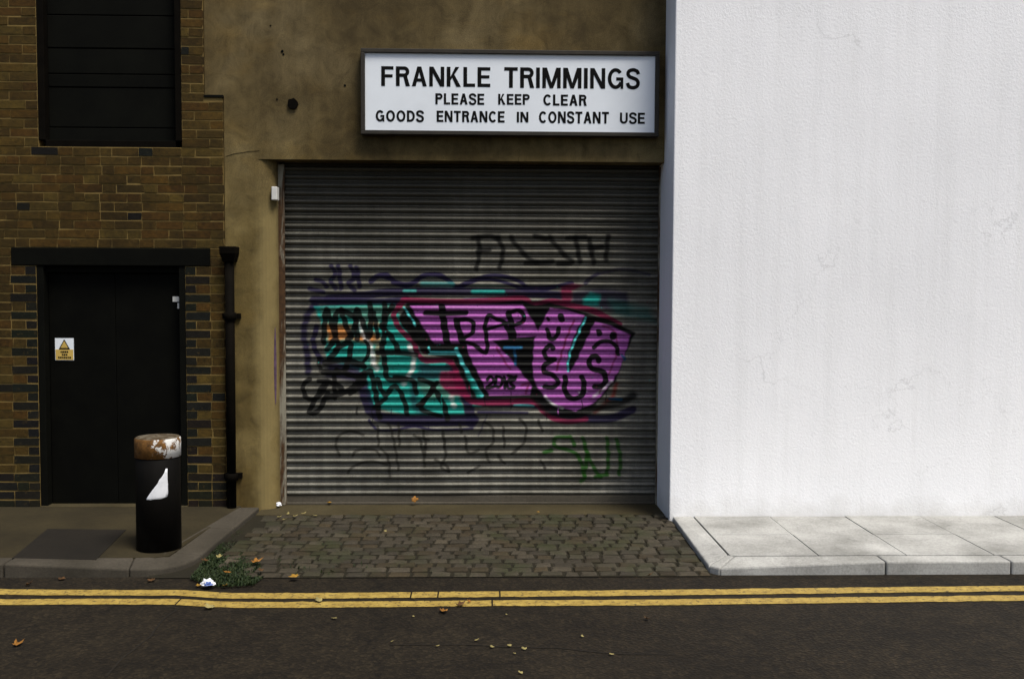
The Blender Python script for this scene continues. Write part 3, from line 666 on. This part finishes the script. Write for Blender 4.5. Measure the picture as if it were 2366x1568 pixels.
# thin outline letters on the bare slats below
for q in ([(420, 1440), (400, 1350), (470, 1300), (560, 1320)], [(495, 1440), (520, 1410), (620, 1405), (650, 1440)], [(640, 1270), (645, 1380)], [(700, 1250), (720, 1300), (745, 1420), (760, 1520)], [(470, 1540), (500, 1500), (600, 1470), (690, 1490)], [(660, 1400), (700, 1450), (710, 1560)], [(760, 1250), (765, 1380)], [(900, 1290), (920, 1400)], [(1010, 1290), (1030, 1440), (1000, 1500), (1050, 1530)], [(880, 1330), (930, 1350)]):
    stroke(q, z5, 15, GREY, .85, .004)
for q in ([(380, 1240), (385, 1340)], [(500, 1170), (510, 1230)], [(680, 1150), (740, 1200), (745, 1300), (690, 1370), (720, 1450)], [(820, 1190), (830, 1340)], [(940, 1130), (990, 1190), (970, 1310), (880, 1390)], [(540, 1260), (560, 1380), (640, 1360)], [(240, 1330), (235, 1480)], [(320, 1430), (400, 1480), (420, 1520)], [(560, 1530), (640, 1480)], [(780, 1400), (830, 1460)], [(1100, 1440), (1130, 1500)], [(1080, 1140), (1110, 1220)], [(160, 1250), (200, 1280), (230, 1400)]):
    stroke(q, z6, 20, GREY, .85, .004)
stroke([(700, 1100), (640, 1250)], z6, 12, NAVY, .7)
# green tag
for q in ([(1300, 1265), (1210, 1270), (1205, 1330), (1330, 1370), (1390, 1430), (1420, 1560), (1400, 1590)], [(1320, 1260), (1350, 1330)], [(1410, 1270), (1440, 1400), (1420, 1560)], [(1430, 1340), (1480, 1470), (1540, 1560)], [(1590, 1270), (1600, 1420), (1590, 1540)], [(1660, 1280), (1690, 1420), (1680, 1540)], [(1180, 1360), (1120, 1380)], [(1500, 1560), (1590, 1540)]):
    stroke(q, z6, 28, GREEN, .9, .006)
# tag high up
for q in ([(1105, 548), (1108, 580), (1101, 622)], [(1092, 550), (1130, 545), (1150, 552)], [(1104, 580), (1130, 577)], [(1150, 548), (1162, 578), (1155, 618)], [(1180, 548), (1196, 570), (1225, 600), (1240, 606), (1215, 608)], [(1235, 545), (1262, 552)], [(1270, 548), (1300, 585), (1322, 606), (1290, 610)], [(1330, 548), (1340, 605)], [(1310, 550), (1352, 548)], [(1362, 552), (1372, 608)], [(1362, 575), (1392, 570)], [(1405, 545), (1400, 600)], [(1240, 607), (1275, 604)]):
    stroke(q, vv, 11, BLACK, .9, .01)
stroke([(1380, 632), (1362, 645), (1352, 655)], vv, 9, NAVY, .8); stroke([(1384, 632), (1440, 622), (1500, 634)], vv, 7, NAVY, .6)
for (x, y, l, c) in ((1180, 905, 40, BLACK), (1262, 935, 34, BLACK), (1085, 890, 26, CRIM), (1345, 925, 30, BLACK), (860, 940, 34, BLACK), (905, 945, 24, NAVY), (990, 958, 30, NAVY), (1120, 915, 22, BLACK), (1400, 905, 26, BLACK), (815, 880, 28, BLACK), (1020, 912, 30, TEAL), (1290, 935, 22, PURP)):
    stroke([(x, y), (x + .5, y + l)], vv, 2.2, c, .9, .0025)
for i in range(260):
    x, y = random.gauss(1080, 230), random.gauss(800, 95); c = random.choice([NAVY, BLACK, BLACK, CRIM, TEAL])
    if 690 < x < 1510 and 620 < y < 1010: stroke([(x, y), (x + .6, y)], vv, random.uniform(.8, 2.6), c, .8, .002)
me = bpy.data.meshes.new('roller_shutter')
co = np.stack([np.repeat(xs[None], nr, 0), Yg, np.repeat(zs[:, None], NX, 1)], -1).reshape(-1, 3).astype(np.float32)
idx = np.arange(nr * NX).reshape(nr, NX)
quads = np.stack([idx[:-1, :-1], idx[:-1, 1:], idx[1:, 1:], idx[1:, :-1]], -1).reshape(-1, 4)
me.vertices.add(len(co)); me.vertices.foreach_set('co', co.ravel())
me.loops.add(quads.size); me.loops.foreach_set('vertex_index', quads.ravel().astype(np.int32))
me.polygons.add(len(quads)); me.polygons.foreach_set('loop_start', (np.arange(len(quads)) * 4).astype(np.int32))
me.update(calc_edges=True); me.polygons.foreach_set('use_smooth', np.ones(len(quads), bool))
at = me.color_attributes.new('Paint', 'FLOAT_COLOR', 'POINT'); at.data.foreach_set('color', RGBA.reshape(-1).astype(np.float32))
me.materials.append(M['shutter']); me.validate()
sh = bpy.data.objects.new('roller_shutter', me); col.objects.link(sh); sh.parent = cb; sh.location = -world_loc(cb)
# bottom bar, guide rails, soffit box
b = MB(); b.box(XSL - .02, XSR, SY - .012, SY + .03, .075, ZB - .002); b.box(XSL - .02, XSR, SY - .03, SY + .03, .057, .076)
b.build('bottom_bar', M['bottombar'], sh, bevel=.004)
for (xa, sgn, nm) in ((XSL, -1, 'guide_rail'), (XSR - .03, 1, 'guide_rail')):
    b = MB(); x0, x1 = sorted((xa, xa + sgn * (.075 if sgn < 0 else .05))); b.box(x0, x1, SY - .06, SY - .025, .058, ZH - .02)
    x0, x1 = sorted((xa + sgn * .05, xa + sgn * (.115 if sgn < 0 else .06))); b.box(x0, x1, SY - .024, SY + .05, .058, ZH - .002)
    b.build(nm, M['rail'], sh, bevel=.004)
b = MB(); b.box(XSL - .1, XWR - .002, SY + .05, SY + .12, .07, ZH + .1); b.build('backing', M['black'], sh)
r = rect_px(627, 640, 431, 462, .0); b = MB(); b.box(r[0], r[1], .0, .09, r[2], r[3]); sb = b.build('sensor_box', M['plastic'], cb, bevel=.006)
# hinge lugs rusted on the rail
for (y0, y1) in ((520, 578), (700, 704)):
    r = rect_px(641, 652, y0, y1, .2); b = MB(); b.box(r[0], r[1], .17, .245, r[2], r[3]); b.build('rail_bracket', M['rail'], cb, bevel=.003)
# violet spray smear on the rounded jamb
b = MB(); z0_, z1_ = P(632, 935, .08).z, P(632, 755, .08).z; gr = []
for i in range(25):
    t = i / 24; hw_ = .22 * math.sin(math.pi * t) ** .6 + .02; row_ = []
    for k in range(5):
        a = 1.12 + hw_ * (k / 4 - .5); nx, ny = math.sin(a), -math.cos(a)
        row_.append((XJL + (XJ2 - XJL) * math.sin(a) + .0015 * nx, .12 * (1 - math.cos(a)) + .0015 * ny, z0_ + (z1_ - z0_) * t))
    gr += row_
b.add(gr, [(i * 5 + k, i * 5 + k + 1, i * 5 + k + 6, i * 5 + k + 5) for i in range(24) for k in range(4)], smooth=True)
b.build('paint_smear', simple('violet_spray', (.085, .05, .085), .4, 25), cb, fix=False)

# ================================================================== NAME BOARD
NY = -.07
r = rect_px(844, 1514, 130, 301, NY); fr = .034
sg = empty('sign_board', ((r[0] + r[1]) / 2, 0, r[2]), 'long white name board with black capitals in a dark frame above the shutter', 'sign')
tilt = R(0)
b = MB(); b.box(r[0], r[1], NY, -.004, r[2], r[3]); b.build('panel', M['signwhite'], sg)
b = MB(); f0 = NY - .022
b.box(r[0] - fr, r[1] + fr, f0, -.003, r[3] + .001, r[3] + fr); b.box(r[0] - fr, r[1] + fr, f0, -.003, r[2] - fr, r[2] - .001)
b.box(r[0] - fr, r[0] - .001, f0, -.003, r[2] - .001, r[3] + .001); b.box(r[1] + .001, r[1] + fr, f0, -.003, r[2] - .001, r[3] + .001)
b.build('frame', M['signframe'], sg, bevel=.004)
def arc(cx, cz, rx, rz, a0, a1, n=14): return [(cx + rx * math.cos(R(a0 + (a1 - a0) * i / n)), cz + rz * math.sin(R(a0 + (a1 - a0) * i / n))) for i in range(n + 1)]
def ribbon(path, wd, closed=False):
    """outline strips (left, right) of a centre line with mitred corners"""
    n = len(path); L_, R_ = [], []
    for i in range(n):
        p = np.array(path[i]); a = np.array(path[i - 1] if (i or closed) else path[0]); c = np.array(path[(i + 1) % n] if (i < n - 1 or closed) else path[-1])
        if closed and i == 0: a = np.array(path[-1])
        d1 = p - a; d2 = c - p; d1 = d1 / (np.linalg.norm(d1) + 1e-9); d2 = d2 / (np.linalg.norm(d2) + 1e-9)
        t = d1 + d2; t = t / (np.linalg.norm(t) + 1e-9); nn = np.array((-t[1], t[0])); k = max(.5, abs(nn @ np.array((-d2[1], d2[0]))) if np.linalg.norm(d2) > .1 else 1)
        L_.append(p + nn * wd / 2 / k); R_.append(p - nn * wd / 2 / k)
    m_ = n if closed else n - 1
    return [[tuple(L_[i]), tuple(L_[(i + 1) % n]), tuple(R_[(i + 1) % n]), tuple(R_[i])] for i in range(m_)]
ST = .155
def glyph(ch):
    """polygons of a plain grotesque capital in a box of height 1; returns (width, [layer, polygon] list)"""
    s = ST; h = s / 2; o = []
    def box(x0, x1, y0, y1, l=0): o.append((l, [(x0, y0), (x1, y0), (x1, y1), (x0, y1)]))
    def rib(path, l=0, closed=False): o.extend((l, q) for q in ribbon(path, s * .93, closed))
    if ch in 'FEL':
        w_ = {'F': .60, 'E': .63, 'L': .58}[ch]; box(0, s, 0, 1)
        if ch != 'L': box(s, w_, 1 - s * .9, 1); box(s, w_ * .93, .5 - s * .35, .5 + s * .5)
        if ch != 'F': box(s, w_, 0, s * .9)
    elif ch == 'I': w_ = s; box(0, s, 0, 1)
    elif ch == 'T': w_ = .66; box(0, w_, 1 - s * .9, 1); box(w_ / 2 - h, w_ / 2 + h, 0, 1 - s * .9)
    elif ch == 'N': w_ = .74; box(0, s * .95, 0, 1); box(w_ - s * .95, w_, 0, 1); o.append((1, [(0, 1), (s * 1.1, 1), (w_, 0), (w_ - s * 1.1, 0)]))
    elif ch == 'M':
        w_ = .90; box(0, s * .95, 0, 1); box(w_ - s * .95, w_, 0, 1); c = w_ / 2
        o.append((1, [(0, 1), (s * 1.2, 1), (c + h * .9, 0), (c - h * .9, 0)])); o.append((2, [(w_, 1), (w_ - s * 1.2, 1), (c - h * .9, 0), (c + h * .9, 0)]))
    elif ch == 'A':
        w_ = .74; c = w_ / 2; o.append((0, [(0, 0), (s * 1.05, 0), (c + h * .75, 1), (c - h * 1.05, 1)])); o.append((1, [(w_, 0), (w_ - s * 1.05, 0), (c - h * .75, 1), (c + h * 1.05, 1)])); box(.16, w_ - .16, .24, .24 + s * .85, 2)
    elif ch == 'K':
        w_ = .70; box(0, s, 0, 1); o.append((1, [(s * .8, .42), (s * .8, .25), (w_ - s * 1.2 + .14, 1), (w_ - s * 1.2 - .05, 1)])); o.append((2, [(.25, .50), (.36, .64), (w_, 0), (w_ - s * 1.2, 0)]))
    elif ch in 'PR':
        w_ = .66; box(0, s, 0, 1); b0 = .45 if ch == 'P' else .47; rz = (1 - b0) / 2
        rib([(s, 1 - h * .93)] + arc(w_ - rz * .98, b0 + rz, rz * .98 - h * .93, rz - h * .93 + .0, 90, -90) + [(s, b0 + h * .93)])
        if ch == 'R': o.append((1, [(.36, b0 + .05), (.36 + s, b0 + .05), (w_ + .03, 0), (w_ + .03 - s * 1.1, 0)]))
    elif ch == 'D': w_ = .70; box(0, s, 0, 1); rib([(s, 1 - h * .93)] + arc(.30, .5, .40 - h * .93, .5 - h * .93, 90, -90, 20) + [(s, h * .93)])
    elif ch == 'O': w_ = .80; rib(arc(.40, .5, .40 - h, .515 - h, 0, 352, 40), 0, True)
    elif ch == 'C': w_ = .75; rib(arc(.39, .5, .39 - h, .515 - h, 40, 320, 32))
    elif ch == 'G': w_ = .79; rib(arc(.39, .5, .39 - h, .515 - h, 40, 335, 34)); box(.42, .77, .40, .40 + s * .85, 1); box(.77 - s * .7, .77, 0, .42, 2)
    elif ch == 'U': w_ = .72; rib([(h, 1), (h, .36)] + arc(.36, .36, .36 - h, .375 - h, 180, 360, 20)[1:] + [(.72 - h, 1)])
    elif ch == 'S':
        w_ = .66; rib(smooth([(.60, .72), (.53, .87), (.33, .935), (.14, .87), (.09, .73), (.17, .60), (.34, .53), (.50, .46), (.585, .33), (.56, .17), (.45, .085), (.31, .063), (.14, .12), (.065, .29)], 5))
    return w_, o
def word(b, body, x0, x1, ytop, ybot, off):
    global ST
    ST = off
    a = P(x0, ybot, NY); c = P(x1, ytop, NY); h = c.z - a.z; gs = [glyph(q) for q in body]; gap = .12
    tot = sum(g_[0] for g_ in gs) + gap * (len(gs) - 1); sx = (c.x - a.x) / tot; x = 0
    for w_, polys in gs:
        for l, q in polys:
            b.add([(a.x + (x + u) * sx, NY - .002 - .0004 * l, a.z + v * h) for u, v in q], [tuple(range(len(q)))])
        x += w_ + gap
lines = [[('FRANKLE', 881, 1133, 156, 199), ('TRIMMINGS', 1165, 1478, 159, 203)],
         [('PLEASE', 1006, 1119, 217, 241.5), ('KEEP', 1151, 1224, 218, 242), ('CLEAR', 1255, 1355, 219.5, 244)],
         [('GOODS', 868, 979, 256, 281), ('ENTRANCE', 1009, 1166, 257.5, 282), ('IN', 1194, 1221, 259, 283), ('CONSTANT', 1245, 1407, 259, 284.5), ('USE', 1432, 1490, 261, 286)]]
for i, ln in enumerate(lines):
    for wd in ln:
        b = MB(); word(b, *wd, .186 if i == 0 else .21); b.build('lettering', M['ink'], sg, fix=False)

# ================================================================== DRAINPIPE
pxm = P(534, 900, -.06); 
dp = empty('drainpipe', (pxm.x, -.06, PAV_TOP), 'black iron drainpipe with hopper head between the brick wall and concrete pilaster', 'drainpipe')
ztop = P(534, 600, -.06).z; rad = .038
b = MB(); b.lathe([(rad, PAV_TOP - .02), (rad, ztop)], pxm.x, -.075, 20); b.build('pipe', M['iron'], dp)
b = MB(); zt = P(534, 570, -.06).z
def hop(z, sx, y0): return [(pxm.x - sx, y0, z), (pxm.x + sx, y0, z), (pxm.x + sx, -.004, z), (pxm.x - sx * .5, -.004, z)]
v = hop(ztop - .02, .045, -.12) + hop(ztop + .05, .065, -.15) + hop(zt, .067, -.152)
f = [(0, 1, 2, 3), (8, 11, 10, 9)]
for s in (0, 4):
    for i in range(4): f.append((s + i, s + (i + 1) % 4, s + 4 + (i + 1) % 4, s + 4 + i))
b.add(v, f); b.build('hopper', M['iron'], dp, bevel=.005)
for y in (730, 1100):
    zc = P(534, y, -.06).z; b = MB(); b.lathe([(rad + .003, zc - .035), (rad + .014, zc - .03), (rad + .014, zc + .025), (rad + .003, zc + .03)], pxm.x, -.075, 20)
    b.box(pxm.x - .075, pxm.x + .075, -.03, -.002, zc - .022, zc + .022); b.build('collar', M['iron'], dp)

# ================================================================== BOLLARD
bc = G(368, 1277, PAV_TOP); bd_r = .152; _t = bc - EYE; _t.z = 0; bc = bc + _t.normalized() * bd_r
bo = empty('bollard', (bc.x, bc.y, PAV_TOP), 'thick black round bollard with rusty peeling white band on the pavement corner', 'bollard')
d_ = (bc.y - EYE.y)
zcap_t = P(368, 1008, bc.y).z; zcap_b = P(368, 1061, bc.y - bd_r).z
b = MB(); b.lathe([(bd_r, PAV_TOP - .05), (bd_r, zcap_b - .012), (bd_r - .006, zcap_b - .002)], bc.x, bc.y, 48); b.build('post', M['bollard'], bo)
b = MB(); b.lathe([(bd_r - .01, zcap_b - .004), (bd_r + .004, zcap_b), (bd_r + .004, zcap_t - .012), (bd_r - .002, zcap_t - .003)], bc.x, bc.y, 48, cap=False)
b.build('band', M['cap'], bo, origin=(bc.x, bc.y, zcap_b))
b = MB(); b.lathe([(bd_r - .002, zcap_t - .006), (bd_r - .006, zcap_t), (bd_r - .03, zcap_t + .002), (.002, zcap_t + .006)], bc.x, bc.y, 48, cap=False); b.build('top', M['captop'], bo)
# torn white poster wrapped on the post
b = MB()
lr = [(1082, 399, 402), (1092, 396, 402), (1102, 391, 402), (1108, 386, 402), (1116, 383, 402.5), (1124, 377, 402.5), (1132, 371, 402.5), (1140, 365, 402.5), (1147, 360, 401), (1152, 357, 391), (1154.5, 357, 366)]
rr = bd_r + .003; grid = []
for (y, xa, xb) in lr:
    rowp = []
    for i in range(9):
        x = xa + (xb - xa) * i / 8; dx = (x - 368) / FPX * (d_ - .13)
        dx = max(-rr * .98, min(rr * .98, dx)); yy = bc.y - math.sqrt(rr * rr - dx * dx); rowp.append((bc.x + dx, yy, P(x, y, yy).z))
    grid.append(rowp)
v = [p for rw in grid for p in rw]; b.add(v, [(i * 9 + k, i * 9 + k + 1, (i + 1) * 9 + k + 1, (i + 1) * 9 + k) for i in range(len(lr) - 1) for k in range(8)], smooth=True)
o = b.build('torn_poster', M['paper'], bo); so = o.modifiers.new('Solidify', 'SOLIDIFY'); so.thickness = .0015

# ================================================================== ADDED WHITE HOUSE (right): made up, its white stands in for a light leak
wh = empty('added_white_house', (5, -.4, 0), 'made-up plain white building added to fill the bright right side beyond the shutter', 'building')
WF = -.42
b = MB(); b.box(XWR, 12, WF, 3, 0, 6.5); b.build('wall', M['white'], wh, bevel=.01)

# ================================================================== WEEDS, LEAVES, LITTER
b = MB()
patch = [G(*p, .02) for p in ((440, 1335), (475, 1290), (520, 1240), (575, 1205), (580, 1215), (545, 1250), (560, 1280), (600, 1300), (610, 1330), (585, 1350), (500, 1356))]
pp = [(p.x, p.y) for p in patch]
def inpoly(x, y):
    c = False
    for (x0, y0), (x1, y1) in zip(pp, pp[1:] + pp[:1]):
        if (y0 > y) != (y1 > y) and x < (x1 - x0) * (y - y0) / (y1 - y0) + x0: c = not c
    return c
x0, x1 = min(p[0] for p in pp), max(p[0] for p in pp); y0, y1 = min(p[1] for p in pp), max(p[1] for p in pp)
cnt = 0
def blade(x, y, h):
    a = random.uniform(0, 6.28); wd = random.uniform(.0025, .006); le = random.uniform(.2, .9) * h
    dx, dy = math.cos(a), math.sin(a); zz = .015
    c = random.choice([(.011, .024, .004), (.016, .031, .005), (.008, .018, .003), (.024, .036, .008)])
    b.add([(x - dy * wd, y + dx * wd, zz), (x + dy * wd, y - dx * wd, zz), (x + dy * wd * .7 + dx * le * .5, y - dx * wd * .7 + dy * le * .5, zz + h * .7), (x - dy * wd * .7 + dx * le * .5, y + dx * wd * .7 + dy * le * .5, zz + h * .7), (x + dx * le, y + dy * le, zz + h)], [(0, 1, 2, 3), (3, 2, 4)], c)
while cnt < 11000:
    x, y = random.uniform(x0, x1), random.uniform(y0, y1)
    dn = mnoise.noise(Vector((x * 5, y * 5, 0)))
    if inpoly(x, y) and dn > -.25 + random.uniform(-.15, .15): blade(x, y, random.uniform(.004, .018) * (1 + max(0, dn))); cnt += 1
for i in range(1400):   # stray tufts between the setts nearby
    x = random.gauss((x0 + x1) / 2 + .35, .35); y = random.uniform(KY - .02, -.5)
    xl = inner.x + (corner.x - inner.x) * ((y + .06) / (KY + .06))
    if x > xl + .05 and mnoise.noise(Vector((x * 6, y * 6, 3))) > .1: blade(x, y, random.uniform(.008, .025))
tag(b.build('weeds', M['weed'], fix=False), 'low green weeds and moss growing along the slanted kerb onto the cobbles', 'weeds', kind='stuff')

def leaf(name, mat, loc, size, rot, curl, label, cat='leaf', group='fallen autumn leaves', lobes=5):
    b = MB(); n = lobes * 4; vs_ = [(0, 0, .004)]
    for i in range(n):
        a = 2 * math.pi * i / n; rr = size * (.80 + .2 * math.cos(lobes * a)) * (1.0 + .35 * math.cos(a)) * random.uniform(.85, 1.1)
        x, y = rr * math.cos(a), rr * math.sin(a) * .75
        vs_.append((x, y, .004 + curl * (x * x + 1.8 * y * y) / size + random.uniform(0, .12) * size))
    b.add(vs_, [(0, i + 1, (i + 1) % n + 1) for i in range(n)], smooth=True)
    o = b.build(name, mat); o.location = loc; o.rotation_euler = (random.uniform(-.25, .25), random.uniform(-.25, .25), rot)
    so = o.modifiers.new('Solidify', 'SOLIDIFY'); so.thickness = .001
    return tag(o, label, cat, group)
LV = [  # px, py, ground z, size, material, label
    (955, 1163, .075, .05, 'leaf_o', 'orange leaf standing against the foot of the roller shutter'),
    (763, 1161, .075, .028, 'leaf_y', 'small yellow leaf at the foot of the shutter near its left rail'),
    (1022, 1412, .004, .05, 'leaf_o', 'large orange leaf on the asphalt just below the middle of the yellow lines'),
    (1062, 1398, .008, .042, 'leaf_b', 'brown leaf lying on the edge of the lower yellow line'),
    (738, 1389, .008, .042, 'leaf_p', 'pale yellow leaf lying on the double yellow lines left of the first cracks'),
    (487, 1404, .004, .05, 'leaf_p', 'pale leaf on the asphalt under the double yellow lines below the weeds'),
    (770, 1429, .004, .03, 'leaf_p', 'small pale leaf on the road below the yellow lines left of centre'),
    (36, 1491, .004, .042, 'leaf_o', 'orange leaf alone on the asphalt in the bottom left corner'),
    (145, 1338, .004, .042, 'leaf_b', 'tan leaf in the gutter against the kerb at far left'),
    (352, 1341, .004, .045, 'leaf_b', 'brown leaf in the gutter below the bollard'),
    (64, 1352, .004, .035, 'leaf_b', 'dull leaf in the gutter nearest the left edge'),
    (505, 1288, .05, .04, 'leaf_p', 'pale yellow leaf on the weeds at their upper end'),
    (476, 1296, .05, .04, 'leaf_b', 'brown leaf on the weeds against the slanted kerb'),
    (525, 1323, .05, .042, 'leaf_o', 'orange leaf in the middle of the weeds'),
    (588, 1300, .04, .055, 'leaf_o', 'curled orange leaf where the weeds meet the cobbles'),
    (602, 1319, .035, .04, 'leaf_b', 'brown leaf on the cobbles at the right edge of the weeds'),
    (683, 1331, .03, .05, 'leaf_y', 'yellow leaf on the lowest cobble rows right of the weeds'),
    (519, 1354, .015, .032, 'leaf_y', 'small yellow leaf just right of the blue litter'),
    (456, 1354, .01, .032, 'leaf_y', 'small yellow leaf just left of the blue litter'),
    (1085, 1390, .008, .02, 'leaf_o', 'tiny orange leaf on the lower yellow line right of centre'),
    (1495, 1430, .004, .03, 'leaf_b', 'small brown leaf on the asphalt below the right end of the yellow lines'),
    (1500, 1330, .03, .03, 'leaf_b', 'brown leaf on the cobbles toward their right end'),
    (890, 1228, .06, .022, 'leaf_p', 'tiny pale leaf on the upper cobbles left of centre'),
    (1245, 1183, .075, .02, 'leaf_y', 'tiny yellow leaf on the threshold right of the middle of the shutter'),
]
rot = 0
for (x, y, gz, s, mt, lab) in LV:
    rot += 1.7; g = G(x, y, gz); o = leaf('leaf', M[mt], g, s * .74, rot, random.uniform(.1, .5), lab)
    if x == 955: o.rotation_euler = (R(70), 0, .4); o.location.z = .11
# scattered tiny fragments, alike
proto = leaf('leaf_fragment', M['leaf_p'], G(1100, 1480, .004), .016, 0, .3, 'tiny pale leaf fragment scattered on the open asphalt below the yellow lines', 'leaf fragment', 'leaf fragments on the road', 3)
pos = [(1175, 1493), (1190, 1510), (1213, 1500), (1137, 1496), (1345, 1471), (1410, 1512), (1204, 1555), (1010, 1493), (905, 1482), (955, 1425), (1170, 1420)]
for (x, y) in pos:
    c = proto.copy(); col.objects.link(c); c.location = G(x, y, .004); c.rotation_euler = (random.uniform(-.3, .3), random.uniform(-.3, .3), random.uniform(0, 6)); c.scale = (random.uniform(.6, 1.3),) * 3
p2 = leaf('leaf_fragment', M['leaf_p'], G(643, 1195, .065), .022, 0, .3, 'pale leaf scrap on the top corner of the cobbles below the concrete pilaster', 'leaf fragment', 'leaf scraps by the pilaster', 3)
for (x, y) in ((665, 1188), (680, 1193), (655, 1201), (700, 1187), (730, 1192)):
    c = p2.copy(); col.objects.link(c); c.location = G(x, y, .068); c.rotation_euler.z = random.uniform(0, 6)

def crumple(name, mat, loc, size, label, cat, seed):
    bm = bmesh.new(); bmesh.ops.create_icosphere(bm, subdivisions=3, radius=1)
    for v in bm.verts:
        d = .75 + .5 * mnoise.noise(v.co * 1.7 + Vector((seed, 0, 0))) + .25 * abs(mnoise.noise(v.co * 4 + Vector((0, seed, 0))))
        v.co = Vector((v.co.x * d * size, v.co.y * d * size * .7, max(-.15, v.co.z) * d * size * .7))
    me = bpy.data.meshes.new(name); bm.to_mesh(me); bm.free(); me.materials.append(mat)
    o = bpy.data.objects.new(name, me); col.objects.link(o); o.location = loc; return tag(o, label, cat)
g = G(643, 1167, .075); crumple('paper_scrap', M['paper'], (g.x, g.y, .08), .036, 'crumpled white paper scrap at the foot of the left shutter rail', 'litter', 3)
g = G(480, 1352, .02); lt = empty('crisp_packet', (g.x, g.y, .02), 'crumpled white and blue wrapper on the weeds beside the yellow lines', 'litter')
def crumple_part(name, mat, size, off, seed):
    o = crumple(name, mat, off, size, None, None, seed); o.parent = lt; return o
crumple_part('wrapper', M['paper'], .052, (0, 0, .012), 8); crumple_part('blue_print', M['bluepaper'], .03, (.012, -.03, .016), 12)
